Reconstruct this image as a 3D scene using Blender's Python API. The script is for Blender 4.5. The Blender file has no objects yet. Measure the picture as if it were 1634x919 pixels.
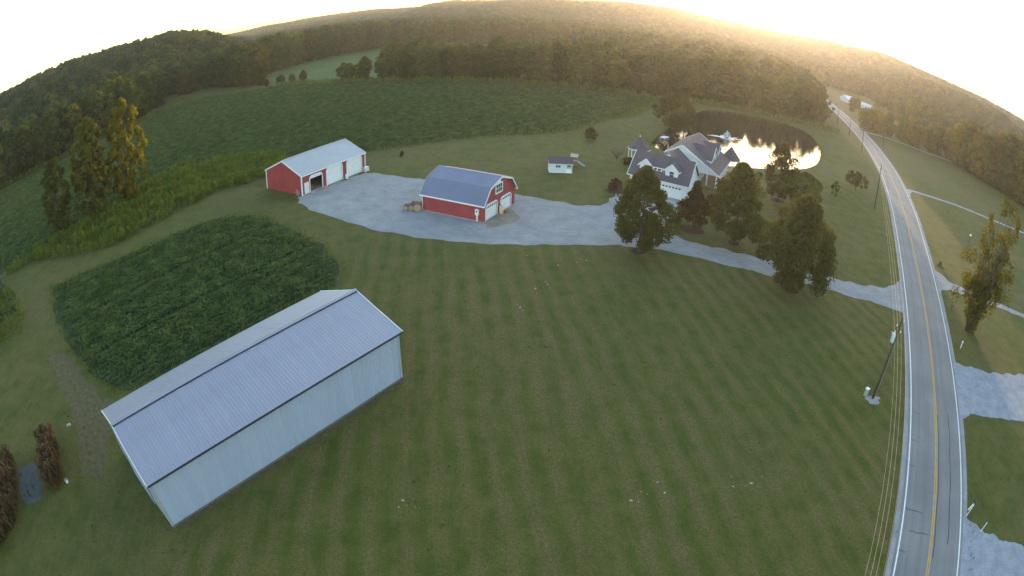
import bpy, bmesh, math, random
import numpy as np
from mathutils import Vector, Matrix

random.seed(7)
RNG = np.random.default_rng(7)
scene = bpy.context.scene
col = scene.collection
PI = math.pi

# ------------------------------------------------------------------ camera
# a drone's wide lens: barrel distortion as a lens polynomial
CAM_H = 30.35
PITCH, ROLL = 0.48121, 0.033735
LENS_F, LENS_K = 966.49, 0.23782          # theta = r/f + k (r/f)^3, r in pixels of a 1634 px wide frame
cd = bpy.data.cameras.new('camera')
cam = bpy.data.objects.new('camera', cd)
col.objects.link(cam)
scene.camera = cam
scene.render.engine = 'CYCLES'
cd.type = 'PANO'
cd.sensor_fit = 'HORIZONTAL'
cd.sensor_width, cd.sensor_height = 36, 20.25
_m = (1634 / 36) / LENS_F
cd.panorama_type = 'FISHEYE_LENS_POLYNOMIAL'
cd.fisheye_fov = PI
cd.fisheye_polynomial_k0 = 0
cd.fisheye_polynomial_k1 = -_m
cd.fisheye_polynomial_k2 = 0
cd.fisheye_polynomial_k3 = -LENS_K * _m ** 3
cd.fisheye_polynomial_k4 = 0
cd.clip_start, cd.clip_end = 0.1, 12000
cam.matrix_world = (Matrix.Translation((0, 0, CAM_H)) @ Matrix.Rotation(PI / 2 - PITCH, 4, 'X')
                    @ Matrix.Rotation(ROLL, 4, 'Z'))

# ------------------------------------------------------------------ sky, sun, exposure
SUN_AZ, SUN_EL = math.radians(23.0), math.radians(3.0)
world = bpy.data.worlds.new('World')
scene.world = world
world.use_nodes = True
wn = world.node_tree
wn.nodes.clear()
sky = wn.nodes.new('ShaderNodeTexSky')
sky.sky_type = 'NISHITA'
sky.sun_disc = False
sky.sun_elevation = SUN_EL
sky.sun_rotation = SUN_AZ
sky.altitude = 200
sky.air_density, sky.dust_density, sky.ozone_density = 0.88, 0.7, 1.2
bg = wn.nodes.new('ShaderNodeBackground')
bg.inputs[1].default_value = 0.15
wo = wn.nodes.new('ShaderNodeOutputWorld')
wn.links.new(sky.outputs[0], bg.inputs[0])
wn.links.new(bg.outputs[0], wo.inputs[0])
sd = bpy.data.lights.new('sun', 'SUN')
sd.energy = 1.6
sd.angle = math.radians(0.5)
sd.color = (1.0, 0.66, 0.36)
sun = bpy.data.objects.new('sun', sd)
col.objects.link(sun)
_to_sun = Vector((math.sin(SUN_AZ) * math.cos(SUN_EL), math.cos(SUN_AZ) * math.cos(SUN_EL), math.sin(SUN_EL)))
sun.rotation_euler = _to_sun.to_track_quat('Z', 'Y').to_euler()
vs = scene.view_settings
vs.view_transform = 'Standard'
vs.look = 'None'
vs.exposure = 3.15
vs.gamma = 1
vs.use_curve_mapping = False
cy = scene.cycles
cy.use_denoising = True
cy.max_bounces = 6
cy.diffuse_bounces = 3
cy.glossy_bounces = 3
cy.transmission_bounces = 3
cy.transparent_max_bounces = 6
cy.volume_bounces = 1
cy.sample_clamp_indirect = 6

# ------------------------------------------------------------------ helpers
def rng_poly(poly):
    a = np.array(poly, float)
    return a[:, 0].min(), a[:, 0].max(), a[:, 1].min(), a[:, 1].max()

def inside(px, py, poly):
    px = np.asarray(px, float); py = np.asarray(py, float)
    r = np.zeros(px.shape, bool)
    n = len(poly)
    for i in range(n):
        x0, y0 = poly[i][:2]; x1, y1 = poly[(i + 1) % n][:2]
        if y0 == y1:
            continue
        c_ = ((y0 > py) != (y1 > py)) & (px < (x1 - x0) * (py - y0) / (y1 - y0) + x0)
        r ^= c_
    return r

def seg_dist(px, py, line):
    best = np.full(np.shape(px), 1e9)
    for (x0, y0), (x1, y1) in zip(line[:-1], line[1:]):
        dx, dy = x1 - x0, y1 - y0
        t = np.clip(((px - x0) * dx + (py - y0) * dy) / (dx * dx + dy * dy), 0, 1)
        best = np.minimum(best, np.hypot(px - x0 - t * dx, py - y0 - t * dy))
    return best

def resample(line, step, closed=False):
    pts = [Vector((p[0], p[1])) for p in line]
    if closed:
        pts.append(pts[0])
    out = []
    for a, b in zip(pts[:-1], pts[1:]):
        n = max(1, int((b - a).length / step))
        out += [a.lerp(b, i / n) for i in range(n)]
    if not closed:
        out.append(pts[-1])
    return [(p.x, p.y) for p in out]

def smooth_line(pts, n=8, closed=False):
    P = [np.array(p, float) for p in pts]
    m = len(P)
    out = []
    for i in range(m if closed else m - 1):
        g = (lambda k: P[k % m]) if closed else (lambda k: P[min(max(k, 0), m - 1)])
        p0, p1, p2, p3 = g(i - 1), g(i), g(i + 1), g(i + 2)
        for k in range(n):
            t = k / n
            out.append(tuple(0.5 * (2 * p1 + (p2 - p0) * t + (2 * p0 - 5 * p1 + 4 * p2 - p3) * t * t
                                    + (3 * p1 - p0 - 3 * p2 + p3) * t ** 3)))
    if not closed:
        out.append(tuple(P[-1]))
    return out

def tag(o, label=None, cat=None, group=None, kind=None):
    if label: o['label'] = label
    if cat: o['category'] = cat
    if group: o['group'] = group
    if kind: o['kind'] = kind
    return o

def link(name, data, parent=None, loc=None, rz=None):
    o = bpy.data.objects.new(name, data)
    col.objects.link(o)
    if parent: o.parent = parent
    if loc is not None: o.location = loc
    if rz is not None: o.rotation_euler = (0, 0, rz)
    return o

def thing(name, label, cat, loc=(0, 0, 0), rz=0.0, group=None):
    o = link(name, None, None, loc, rz)
    o.empty_display_size = 0.3
    return tag(o, label, cat, group)

class MB:
    """collects faces, then links them as one mesh object"""
    def __init__(s):
        s.v, s.f, s.mi, s.mats = [], [], [], []
        s.cur = 0
    def mat(s, m):
        if m not in s.mats: s.mats.append(m)
        s.cur = s.mats.index(m)
        return s
    def face(s, pts):
        b = len(s.v)
        s.v += [tuple(p) for p in pts]
        s.f.append(tuple(range(b, b + len(pts)))); s.mi.append(s.cur)
        return s
    def hexa(s, p):
        b = len(s.v)
        s.v += [tuple(q) for q in p]
        for f in ((0, 3, 2, 1), (4, 5, 6, 7), (0, 1, 5, 4), (1, 2, 6, 5), (2, 3, 7, 6), (3, 0, 4, 7)):
            s.f.append(tuple(b + i for i in f)); s.mi.append(s.cur)
        return s
    def box(s, x0, x1, y0, y1, z0, z1):
        return s.hexa([(x0, y0, z0), (x1, y0, z0), (x1, y1, z0), (x0, y1, z0),
                       (x0, y0, z1), (x1, y0, z1), (x1, y1, z1), (x0, y1, z1)])
    def slab(s, q, th):
        """four corners (counter-clockwise from outside) thickened inwards"""
        q = [Vector(p) for p in q]
        n = (q[1] - q[0]).cross(q[3] - q[0]).normalized()
        return s.hexa([p - n * th for p in q] + q)
    def bar(s, a, b, w, h=None, up=(0, 0, 1)):
        a, b = Vector(a), Vector(b); h = h or w
        d = (b - a).normalized(); u = Vector(up)
        if abs(d.dot(u)) > .98: u = Vector((1, 0, 0))
        r = d.cross(u).normalized() * w / 2; t = r.cross(d).normalized() * h / 2
        return s.hexa([a - r - t, a + r - t, b + r - t, b - r - t, a - r + t, a + r + t, b + r + t, b - r + t])
    def tube(s, pts, rad, n=8, cap=True):
        pts = [Vector(p) for p in pts]
        rad = rad if hasattr(rad, '__len__') else [rad] * len(pts)
        b = len(s.v)
        for i, p in enumerate(pts):
            d = (pts[min(i + 1, len(pts) - 1)] - pts[max(i - 1, 0)]).normalized()
            u = Vector((1, 0, 0)) if abs(d.z) > .9 else Vector((0, 0, 1))
            x = d.cross(u).normalized(); y = d.cross(x)
            for k in range(n):
                a = 2 * PI * k / n
                s.v.append(tuple(p + (x * math.cos(a) + y * math.sin(a)) * rad[i]))
        for i in range(len(pts) - 1):
            for k in range(n):
                k2 = (k + 1) % n
                s.f.append((b + i * n + k, b + i * n + k2, b + (i + 1) * n + k2, b + (i + 1) * n + k)); s.mi.append(s.cur)
        if cap:
            s.f.append(tuple(b + k for k in range(n))[::-1]); s.mi.append(s.cur)
            e = b + (len(pts) - 1) * n
            s.f.append(tuple(e + k for k in range(n))); s.mi.append(s.cur)
        return s
    def lathe(s, prof, n=12, c=(0, 0, 0)):
        return s.tube([(c[0], c[1], c[2] + z) for r, z in prof], [max(r, .001) for r, z in prof], n)
    def gable(s, x0, x1, y0, y1, z0, he, hr, axis='x'):
        """solid block with a gable top; ridge along axis"""
        if axis == 'x':
            ym = (y0 + y1) / 2
            sec = [(y0, z0), (y1, z0), (y1, he), (ym, hr), (y0, he)]
            A = [(x0, y, z) for y, z in sec]; B = [(x1, y, z) for y, z in sec]
        else:
            xm = (x0 + x1) / 2
            sec = [(x0, z0), (x1, z0), (x1, he), (xm, hr), (x0, he)]
            A = [(x, y1, z) for x, z in sec]; B = [(x, y0, z) for x, z in sec]
        return s.prism(A, B)
    def prism(s, A, B):
        n = len(A); b = len(s.v)
        s.v += [tuple(p) for p in A] + [tuple(p) for p in B]
        s.f.append(tuple(b + i for i in range(n))[::-1]); s.mi.append(s.cur)
        s.f.append(tuple(b + n + i for i in range(n))); s.mi.append(s.cur)
        for i in range(n):
            j = (i + 1) % n
            s.f.append((b + i, b + j, b + n + j, b + n + i)); s.mi.append(s.cur)
        return s
    def mesh(s, name, m=None, smooth=False):
        me = bpy.data.meshes.new(name)
        me.from_pydata(s.v, [], s.f)
        for q in (s.mats or ([m] if m else [])):
            me.materials.append(q)
        if s.mats:
            me.polygons.foreach_set('material_index', s.mi)
        if smooth:
            me.polygons.foreach_set('use_smooth', [True] * len(me.polygons))
        me.update()
        return me
    def build(s, name, m=None, parent=None, loc=None, rz=None, smooth=False):
        me = s.mesh(name, m, smooth)
        bm = bmesh.new(); bm.from_mesh(me)
        bmesh.ops.recalc_face_normals(bm, faces=bm.faces)
        bm.to_mesh(me); bm.free()
        return link(name, me, parent, loc, rz)

def quad_mesh(name, V, m, smooth=False):
    """V: (n,4,3) array of separate quads"""
    n = len(V)
    me = bpy.data.meshes.new(name)
    me.vertices.add(n * 4)
    me.vertices.foreach_set('co', np.asarray(V, np.float32).ravel())
    me.loops.add(n * 4)
    me.loops.foreach_set('vertex_index', np.arange(n * 4, dtype=np.int32))
    me.polygons.add(n)
    me.polygons.foreach_set('loop_start', np.arange(0, n * 4, 4, dtype=np.int32))
    me.polygons.foreach_set('loop_total', np.full(n, 4, np.int32))
    me.materials.append(m)
    me.update(calc_edges=True)
    return me

# ------------------------------------------------------------------ materials
def new_mat(name):
    m = bpy.data.materials.new(name)
    m.use_nodes = True
    nt = m.node_tree
    return m, nt, nt.nodes['Principled BSDF']

def nd(nt, t, **kw):
    n = nt.nodes.new(t)
    for k, v in kw.items():
        setattr(n, k, v)
    return n

def noise(nt, vec, scale, detail=4, rough=.6, dist=0):
    n = nd(nt, 'ShaderNodeTexNoise')
    n.inputs['Scale'].default_value = scale
    n.inputs['Detail'].default_value = detail
    n.inputs['Roughness'].default_value = rough
    n.inputs['Distortion'].default_value = dist
    if vec is not None: nt.links.new(vec, n.inputs['Vector'])
    return n.outputs['Fac']

def ramp(nt, fac, stops):
    r = nd(nt, 'ShaderNodeValToRGB')
    e = r.color_ramp.elements
    e[0].position, e[0].color = stops[0][0], (*stops[0][1], 1)
    e[1].position, e[1].color = stops[-1][0], (*stops[-1][1], 1)
    for p, c_ in stops[1:-1]:
        x = e.new(p); x.color = (*c_, 1)
    nt.links.new(fac, r.inputs[0])
    return r.outputs[0]

def mix(nt, a, b, fac, mode='MIX'):
    n = nd(nt, 'ShaderNodeMix', data_type='RGBA', blend_type=mode)
    for i, v in ((0, fac), (6, a), (7, b)):
        if isinstance(v, (int, float)): n.inputs[i].default_value = v if i == 0 else (v, v, v, 1)
        elif isinstance(v, tuple): n.inputs[i].default_value = (*v, 1)
        else: nt.links.new(v, n.inputs[i])
    return n.outputs[2]

def math_n(nt, op, a, b=None, c_=None):
    n = nd(nt, 'ShaderNodeMath', operation=op)
    for s_, v in zip(n.inputs, (a, b, c_)):
        if v is None: continue
        if isinstance(v, (int, float)): s_.default_value = v
        else: nt.links.new(v, s_)
    return n.outputs[0]

def bump(nt, bsdf, h, strength=.4, dist=.05):
    b = nd(nt, 'ShaderNodeBump')
    b.inputs['Strength'].default_value = strength
    b.inputs['Distance'].default_value = dist
    nt.links.new(h, b.inputs['Height'])
    nt.links.new(b.outputs[0], bsdf.inputs['Normal'])

def world_pos(nt):
    return nd(nt, 'ShaderNodeNewGeometry').outputs['Position']

def obj_pos(nt):
    return nd(nt, 'ShaderNodeTexCoord').outputs['Object']

def simple(name, c1, c2=None, rough=.7, scale=3.0, metallic=0.0, spec=.5, bumpy=0.0, bscale=None, obj=True, rand=0.0, wear=None):
    m, nt, b = new_mat(name)
    p = obj_pos(nt) if obj else world_pos(nt)
    c2 = c2 or tuple(x * .8 for x in c1)
    out = ramp(nt, noise(nt, p, scale), [(.3, c2), (.7, c1)])
    if wear:
        out = mix(nt, out, wear[0], ramp(nt, noise(nt, p, wear[1], 6, .7), [(wear[2], (0, 0, 0)), (wear[2] + .12, (1, 1, 1))]))
    if rand:
        r = nd(nt, 'ShaderNodeObjectInfo').outputs['Random']
        out = mix(nt, out, ramp(nt, r, [(0, (1 - rand,) * 3), (1, (1 + rand * .4,) * 3)]), 1.0, 'MULTIPLY')
    if 'gravel' in name:
        out = mix(nt, out, ramp(nt, noise(nt, p, 7, 6, .8), [(.3, (.68, .68, .68)), (.7, (1.3, 1.3, 1.3))]), 1.0, 'MULTIPLY')
    nt.links.new(out, b.inputs['Base Color'])
    b.inputs['Roughness'].default_value = rough
    b.inputs['Metallic'].default_value = metallic
    b.inputs['Specular IOR Level'].default_value = spec
    if bumpy: bump(nt, b, noise(nt, p, bscale or scale * 6), bumpy)
    return m

def ribbed(name, c1, c2, axis, pitch, rough=.45, rand=0.0, scale=.5, depth=.02):
    """painted ribbed steel: fine ribs as relief along one local axis"""
    m, nt, b = new_mat(name)
    p = obj_pos(nt)
    out = ramp(nt, noise(nt, p, scale, 5), [(.3, c2), (.7, c1)])
    nt.links.new(out, b.inputs['Base Color'])
    b.inputs['Roughness'].default_value = rough
    s_ = nd(nt, 'ShaderNodeSeparateXYZ'); nt.links.new(p, s_.inputs[0])
    fr = math_n(nt, 'PINGPONG', s_.outputs[axis], pitch / 2)
    h = math_n(nt, 'GREATER_THAN', fr, pitch * .38)
    bump(nt, b, h, .8, depth)
    return m

def foliage(name, use_random=None, trans=.4):
    """leaf material: colour from the object, broken up by noise; light passes through"""
    m, nt, b = new_mat(name)
    nt.nodes.remove(b)
    out = nt.nodes['Material Output']
    info = nd(nt, 'ShaderNodeObjectInfo')
    p = world_pos(nt)
    if use_random:
        base = ramp(nt, info.outputs['Random'], use_random)
    else:
        base = info.outputs['Color']
    n1 = ramp(nt, noise(nt, p, .45, 3), [(.3, (.62, .66, .6)), (.7, (1.35, 1.28, 1.1))])
    n2 = ramp(nt, noise(nt, p, 5.0, 2), [(.3, (.7, .75, .7)), (.7, (1.3, 1.25, 1.2))])
    c_ = mix(nt, mix(nt, base, n1, 1.0, 'MULTIPLY'), n2, 1.0, 'MULTIPLY')
    d = nd(nt, 'ShaderNodeBsdfDiffuse'); t = nd(nt, 'ShaderNodeBsdfTranslucent')
    nt.links.new(c_, d.inputs[0])
    nt.links.new(mix(nt, c_, (1.25, 1.30, .6), 1.0, 'MULTIPLY'), t.inputs[0])
    mx = nd(nt, 'ShaderNodeMixShader'); mx.inputs[0].default_value = trans
    nt.links.new(d.outputs[0], mx.inputs[1]); nt.links.new(t.outputs[0], mx.inputs[2])
    nt.links.new(mx.outputs[0], out.inputs[0])
    return m

def grass_mat(name, stripes=False):
    m, nt, b = new_mat(name)
    p = world_pos(nt)
    big = noise(nt, p, .035, 4, .6)
    mid = noise(nt, p, .35, 6, .7, .2)
    fine = noise(nt, p, 3.5, 4, .7)
    mow = nd(nt, 'ShaderNodeMapping')
    mow.inputs['Rotation'].default_value = (0, 0, math.radians(-8))
    nt.links.new(p, mow.inputs[0])
    mow2 = nd(nt, 'ShaderNodeMapping'); mow2.inputs['Scale'].default_value = (1, .10, 1)
    nt.links.new(mow.outputs[0], mow2.inputs[0])
    streak = noise(nt, mow2.outputs[0], 2.2, 6, .7)
    green = ramp(nt, mid, [(.3, (.048, .065, .009)), (.55, (.070, .086, .013)), (.75, (.096, .104, .020))])
    tan = ramp(nt, fine, [(.3, (.094, .075, .026)), (.7, (.172, .130, .054))])
    kb, km, ks, k0 = (.32, .26, .40, .00) if stripes else (.40, .34, .36, -.085)
    dry = math_n(nt, 'ADD', math_n(nt, 'ADD', math_n(nt, 'MULTIPLY', big, kb), k0), math_n(nt, 'ADD', math_n(nt, 'MULTIPLY', mid, km), math_n(nt, 'MULTIPLY', streak, ks)))
    if stripes:
        s_ = nd(nt, 'ShaderNodeSeparateXYZ'); nt.links.new(mow.outputs[0], s_.inputs[0])
        x = math_n(nt, 'ADD', s_.outputs[0], math_n(nt, 'MULTIPLY', noise(nt, p, .05, 2), 3.0))
        w = math_n(nt, 'SINE', math_n(nt, 'MULTIPLY', x, 2 * PI / 2.25))
        st = math_n(nt, 'MULTIPLY', w, ramp_val(nt, noise(nt, p, .12, 4, .65), .34, .60))
        dry = math_n(nt, 'ADD', dry, math_n(nt, 'MULTIPLY', st, .10))
    dry = ramp(nt, dry, [(.38, (.08, .08, .08)), (.49, (.45, .45, .45)), (.62, (.95, .95, .95))])
    c_ = mix(nt, green, tan, dry)
    c_ = mix(nt, c_, ramp(nt, noise(nt, p, 14, 3, .7), [(.3, (.46, .50, .43)), (.7, (1.5, 1.46, 1.42))]), 1.0, 'MULTIPLY')
    nt.links.new(c_, b.inputs['Base Color'])
    b.inputs['Roughness'].default_value = .95
    b.inputs['Specular IOR Level'].default_value = .15
    bump(nt, b, noise(nt, p, 9, 5, .75), .9, .06)
    return m

def ramp_val(nt, fac, a, b):
    n = nd(nt, 'ShaderNodeMapRange')
    nt.links.new(fac, n.inputs[0])
    n.inputs[1].default_value, n.inputs[2].default_value = a, b
    return n.outputs[0]

M = {}
M['ground'] = grass_mat('rough_grass')
M['lawn'] = grass_mat('mown_lawn', True)
M['field'] = simple('field_soil', (.060, .080, .034), (.034, .046, .022), .95, .6, obj=False, spec=.1, bumpy=.8, bscale=4)
M['far_field'] = simple('far_crop', (.075, .115, .032), (.050, .085, .026), .95, .05, obj=False, spec=.1)
M['dirt'] = simple('worn_dirt', (.145, .105, .060), (.066, .072, .024), .95, 1.6, obj=False, spec=.1, bumpy=.6)
M['gravel'] = simple('gravel', (.325, .318, .318), (.23, .225, .222), .95, .35, obj=False, spec=.15, bumpy=.8, bscale=9,
                     wear=((.20, .195, .185), .5, .62))
M['gravel_pale'] = simple('pale_gravel', (.33, .34, .375), (.22, .23, .255), .95, .6, obj=False, spec=.15, bumpy=.9, bscale=9)
M['concrete'] = simple('concrete', (.42, .40, .37), (.32, .31, .29), .85, .8, obj=False)
M['stone'] = simple('pale_stone', (.45, .43, .39), (.30, .28, .25), .9, 4)
M['mulch'] = simple('mulch', (.075, .045, .030), (.040, .025, .018), .95, 5, obj=False, spec=.1, bumpy=.9)
M['white'] = simple('white_paint', (.80, .80, .78), (.70, .70, .69), .5, 1.2)
M['siding'] = ribbed('white_siding', (.78, .78, .77), (.70, .70, .70), 2, .2, .55, depth=.02)
M['red'] = ribbed('red_steel', (.35, .046, .050), (.24, .034, .040), 0, .45, .5, depth=.02)
M['red_side'] = ribbed('red_steel_gable', (.35, .046, .050), (.24, .034, .040), 1, .45, .5, depth=.02)
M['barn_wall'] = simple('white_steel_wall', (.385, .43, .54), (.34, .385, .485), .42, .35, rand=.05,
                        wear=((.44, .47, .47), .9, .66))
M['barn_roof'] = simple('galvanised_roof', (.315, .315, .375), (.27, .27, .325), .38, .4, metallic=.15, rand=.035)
M['shed_roof'] = ribbed('grey_steel_roof', (.36, .37, .39), (.32, .33, .35), 0, .45, .45, depth=.015)
M['blue_roof'] = ribbed('slate_blue_steel_roof', (.155, .165, .245), (.130, .140, .215), 0, .45, .42, depth=.015)
M['shingle'] = simple('dark_shingle', (.115, .090, .105), (.070, .055, .068), .9, 5, bumpy=.6, bscale=22)
M['glass'] = simple('window_glass', (.035, .045, .06), (.02, .03, .04), .08, 2, spec=.8)
M['dark'] = simple('dark_trim_and_shade', (.040, .042, .055), (.025, .027, .035), .6, 3)  # dark parts, and the strip painting shade at the barn ridge
M['interior'] = simple('dim_interior', (.10, .09, .085), (.05, .045, .045), .9, 1.5)
M['wood'] = simple('weathered_pole', (.075, .055, .042), (.042, .032, .027), .9, 6, bumpy=.4)
M['bark'] = simple('bark', (.095, .075, .055), (.05, .04, .03), .95, 5, bumpy=.7)
M['timber'] = simple('timber', (.30, .19, .11), (.20, .12, .07), .8, 4)
M['log_end'] = simple('cut_log_end', (.42, .29, .17), (.30, .20, .12), .85, 5)
M['steel'] = simple('grey_steel', (.50, .53, .55), (.40, .43, .45), .4, 4, metallic=.4)
M['wire'] = simple('sun_glint_wire', (.42, .36, .22), (.35, .30, .19), .5, 3)  # yellow glint of the low sun put into the wire colour
M['cream'] = simple('cream_tank', (.62, .55, .36), (.52, .46, .30), .6, 4)
M['red_paint'] = simple('red_paint', (.40, .05, .04), (.30, .04, .03), .5, 4)
M['blue_plastic'] = simple('blue_plastic', (.32, .40, .52), (.26, .33, .45), .4, 4)
M['asphalt'] = None
M['yellow_line'] = simple('yellow_line', (.60, .36, .07), (.42, .27, .08), .8, 1.5, obj=False, wear=((.12, .115, .11), .9, .62))
M['white_line'] = simple('white_line', (.78, .78, .76), (.62, .62, .61), .75, 1.5, obj=False, wear=((.25, .25, .25), 1.2, .66))
M['seal'] = simple('crack_sealant', (.022, .022, .026), (.016, .016, .02), .6, 3)
M['leaf'] = foliage('leaves')
M['forest'] = foliage('forest_leaves', [(0, (.028, .056, .022)), (.35, (.040, .072, .026)), (.6, (.054, .082, .028)),
                                        (.86, (.072, .094, .030)), (1, (.108, .112, .032))], .35)
M['soy'] = foliage('soy_leaves', [(0, (.080, .122, .054)), (.5, (.104, .146, .064)), (1, (.134, .172, .072))], .3)
M['weed'] = foliage('weed_leaves', [(0, (.105, .160, .034)), (.5, (.145, .190, .042)), (.8, (.180, .200, .052)), (1, (.180, .150, .055))], .4)
M['corn'] = foliage('dry_corn_leaves', [(0, (.085, .055, .038)), (.6, (.125, .080, .052)), (1, (.19, .13, .08))], .3)
M['tuft'] = foliage('tuft_leaves', [(0, (.075, .095, .022)), (.6, (.100, .115, .030)), (1, (.150, .130, .055))], .3)
M['maize'] = foliage('green_maize_leaves', [(0, (.10, .15, .035)), (1, (.15, .18, .05))], .4)

def asphalt():
    m, nt, b = new_mat('asphalt')
    p = world_pos(nt)
    mp = nd(nt, 'ShaderNodeMapping')
    mp.inputs['Rotation'].default_value = (0, 0, ROAD_A)
    nt.links.new(p, mp.inputs[0])
    mp2 = nd(nt, 'ShaderNodeMapping'); mp2.inputs['Scale'].default_value = (1, .02, 1)
    nt.links.new(mp.outputs[0], mp2.inputs[0])
    streak = noise(nt, mp2.outputs[0], 1.1, 5, .65)
    c_ = ramp(nt, streak, [(.3, (.165, .160, .158)), (.7, (.225, .218, .212))])
    fine = ramp(nt, noise(nt, p, 30, 3), [(.3, (.85, .85, .85)), (.7, (1.12, 1.12, 1.12))])
    c_ = mix(nt, c_, fine, 1.0, 'MULTIPLY')
    blot = ramp(nt, noise(nt, p, .15, 4), [(.35, (.88, .88, .9)), (.65, (1.08, 1.07, 1.05))])
    c_ = mix(nt, c_, blot, 1.0, 'MULTIPLY')
    nt.links.new(c_, b.inputs['Base Color'])
    b.inputs['Roughness'].default_value = .8
    b.inputs['Specular IOR Level'].default_value = .3
    return m

# ------------------------------------------------------------------ plan of the place (metres, x right, y away)
ROAD_A = 0.5871
RD = (math.sin(ROAD_A), math.cos(ROAD_A))      # along the road, away from the camera
RN = (math.cos(ROAD_A), -math.sin(ROAD_A))     # to its right
ROAD_L, ROAD_W = 15.36, 7.58                   # offset of the left edge line, width between the lines
def road_pt(s, off):
    return (RN[0] * (ROAD_L + off) + RD[0] * s, RN[1] * (ROAD_L + off) + RD[1] * s)
_c = [road_pt(s, ROAD_W / 2) for s in (-120, -60, 0, 40, 80, 115, 140)]
_c += [(108.5, 130), (122, 153.4), (143, 194), (162.5, 237), (189, 300), (228, 398), (269, 500), (319, 622), (382, 778), (430, 930), (469, 1084), (500, 1230)]
ROAD = smooth_line(_c, 10)

SOY_A = [(-71.5, 53.3), (-61.2, 63.6), (-52.3, 75.4), (-45.1, 80.2), (-38, 78.5), (-32.8, 74.6), (-24.6, 68.2), (-21, 62.5),
         (-20.0, 57.0), (-26.5, 46.5), (-33.5, 36.5), (-38.5, 33.0), (-45, 35.2), (-52.1, 38.8), (-63, 46)]
SOY_B = [(-84.7, 107.0), (-77.7, 115.4), (-68.1, 119.8), (-53.0, 117.5), (-44, 112.5), (-36, 114.5), (-30.9, 117.0), (-24.2, 120.7), (-16.8, 125.5),
         (-6.3, 131.8), (2.1, 133.6), (10.9, 138.2), (17, 147.0), (22.1, 155.0), (30, 167), (40, 186), (47.5, 201.5),
         (36, 216), (17, 221), (-16, 226.0), (-32, 230), (-53, 234), (-77, 240), (-112, 251), (-127, 249), (-158, 252), (-162, 205), (-154, 176), (-139, 168), (-120, 130)]
SOY_C = [(-98, 60), (-92, 70), (-88, 78), (-86, 96), (-84.7, 107), (-120, 130), (-139, 168), (-158, 185), (-168, 165), (-180, 145), (-195, 122), (-200, 80), (-160, 10), (-92, 30), (-78, 38), (-75, 45), (-84, 51), (-97, 55)]
FIELD2 = [(-112, 262), (-145, 300), (-145, 366), (-127, 415), (-106, 450), (-53, 466), (20, 476), (40, 400), (20, 262), (-30, 250), (-78, 256)]
DITCH = [(-93.7, 53.6), (-88.5, 62.4), (-76.5, 63.8), (-66.4, 68.2), (-58.6, 85.0), (-55.8, 93.8), (-47.5, 99.6), (-43, 104.5), (-44, 112), (-53.0, 117.5),
         (-68.0, 119.5), (-77.6, 115), (-84, 106), (-84, 96), (-85, 86), (-89, 74), (-95, 64)]
POND = smooth_line([(30.8, 131.5), (34.0, 141), (40, 153.5), (47, 168), (56, 184), (66, 199), (76, 205), (88, 204), (99, 201), (105.5, 193), (103.4, 178.7),
                    (94.9, 158), (84, 140), (76, 131), (69, 126.0), (60, 122.4), (51.8, 120.2), (44, 119.5), (36.5, 122)], 5, True)
LOT = [(-35.3, 85.8), (-35.6, 88.4), (-27.4, 101.4), (-25.1, 100.8), (-18.7, 98.0), (-12.9, 95.9), (-6.3, 92.8), (0, 90.1), (4.6, 87.9), (10.3, 85.6),
       (13.3, 86.4), (15.4, 90.2), (17.6, 95.6), (27.9, 92.4), (27.0, 87.5), (24.4, 83.6), (21.6, 79.2), (21.6, 76.4), (24.4, 73.6), (30.1, 71.5), (35.4, 69.1), (44.1, 64.7), (49.3, 62.9),
       (53.1, 62.3), (57.0, 62.7), (60.6, 65.2), (56.0, 56.2), (53.6, 54.4), (51.5, 56.4), (46.7, 58.3), (40.1, 61.6), (34.3, 63.7), (30.1, 65.7), (23.8, 68.4),
       (19.4, 70.4), (13.9, 71.2), (6.4, 70.6), (3.2, 70.1), (-4.7, 70.0), (-11.3, 71.0), (-18.7, 73.6), (-25.5, 77.8), (-30.9, 81.6)]
LAWN = [(-22, 57), (-19, 61), (-20, 70), (-18.5, 73.4), (-11.3, 70.8), (-4.7, 69.8), (3.2, 69.9), (13.9, 71.0), (19.4, 70.2), (23.8, 68.2), (34.3, 63.5), (46.7, 58.0), (52.6, 54.6),
        road_pt(66, -1.2), road_pt(0, -1.2), road_pt(-40, -1.2), (-20, -20), (-26, 8), (-21, 18.5), (-8.8, 40.5), (-10.5, 47)]

RIDGES = [  # (azimuth, skyline elevation in degrees), foot distance, crest distance
    ([(-120, 1.6), (-75, 1.5), (-57, 1.62), (-51, 2.0), (-46, 1.9), (-38, 1.75), (-36, 1.6), (-34, 1.2), (-31, .3), (-29, -.6), (-26, -1.6), (-22, -2.5)], 260, 640),
    ([(-60, -.5), (-40, -.2), (-29, 0.0), (-19, .33), (-11, .36), (-5, .2), (0, -.3)], 1100, 2100),
    ([(-18, -1.4), (-14, -.6), (-11, -.05), (-9, .5), (-6.7, .83), (-4, .87), (1, 1.06), (7, 1.39), (10, 1.6), (14, 1.68), (20, 1.52), (23, 1.36), (26, 1.48),
      (29, 1.75), (33, 2.0), (37, 2.42), (41, 2.3), (48, 2.15), (55, 1.95), (75, 1.7), (120, 1.6)], 900, 1500),
    ([(28, -1.2), (32, -.4), (36, 1.0), (40, 1.4), (44, 1.35), (49, 1.45), (52, 1.4), (55, .8), (60, .5), (90, .6), (140, 1.0)], 480, 820)]
TREE_H = 15.0
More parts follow.
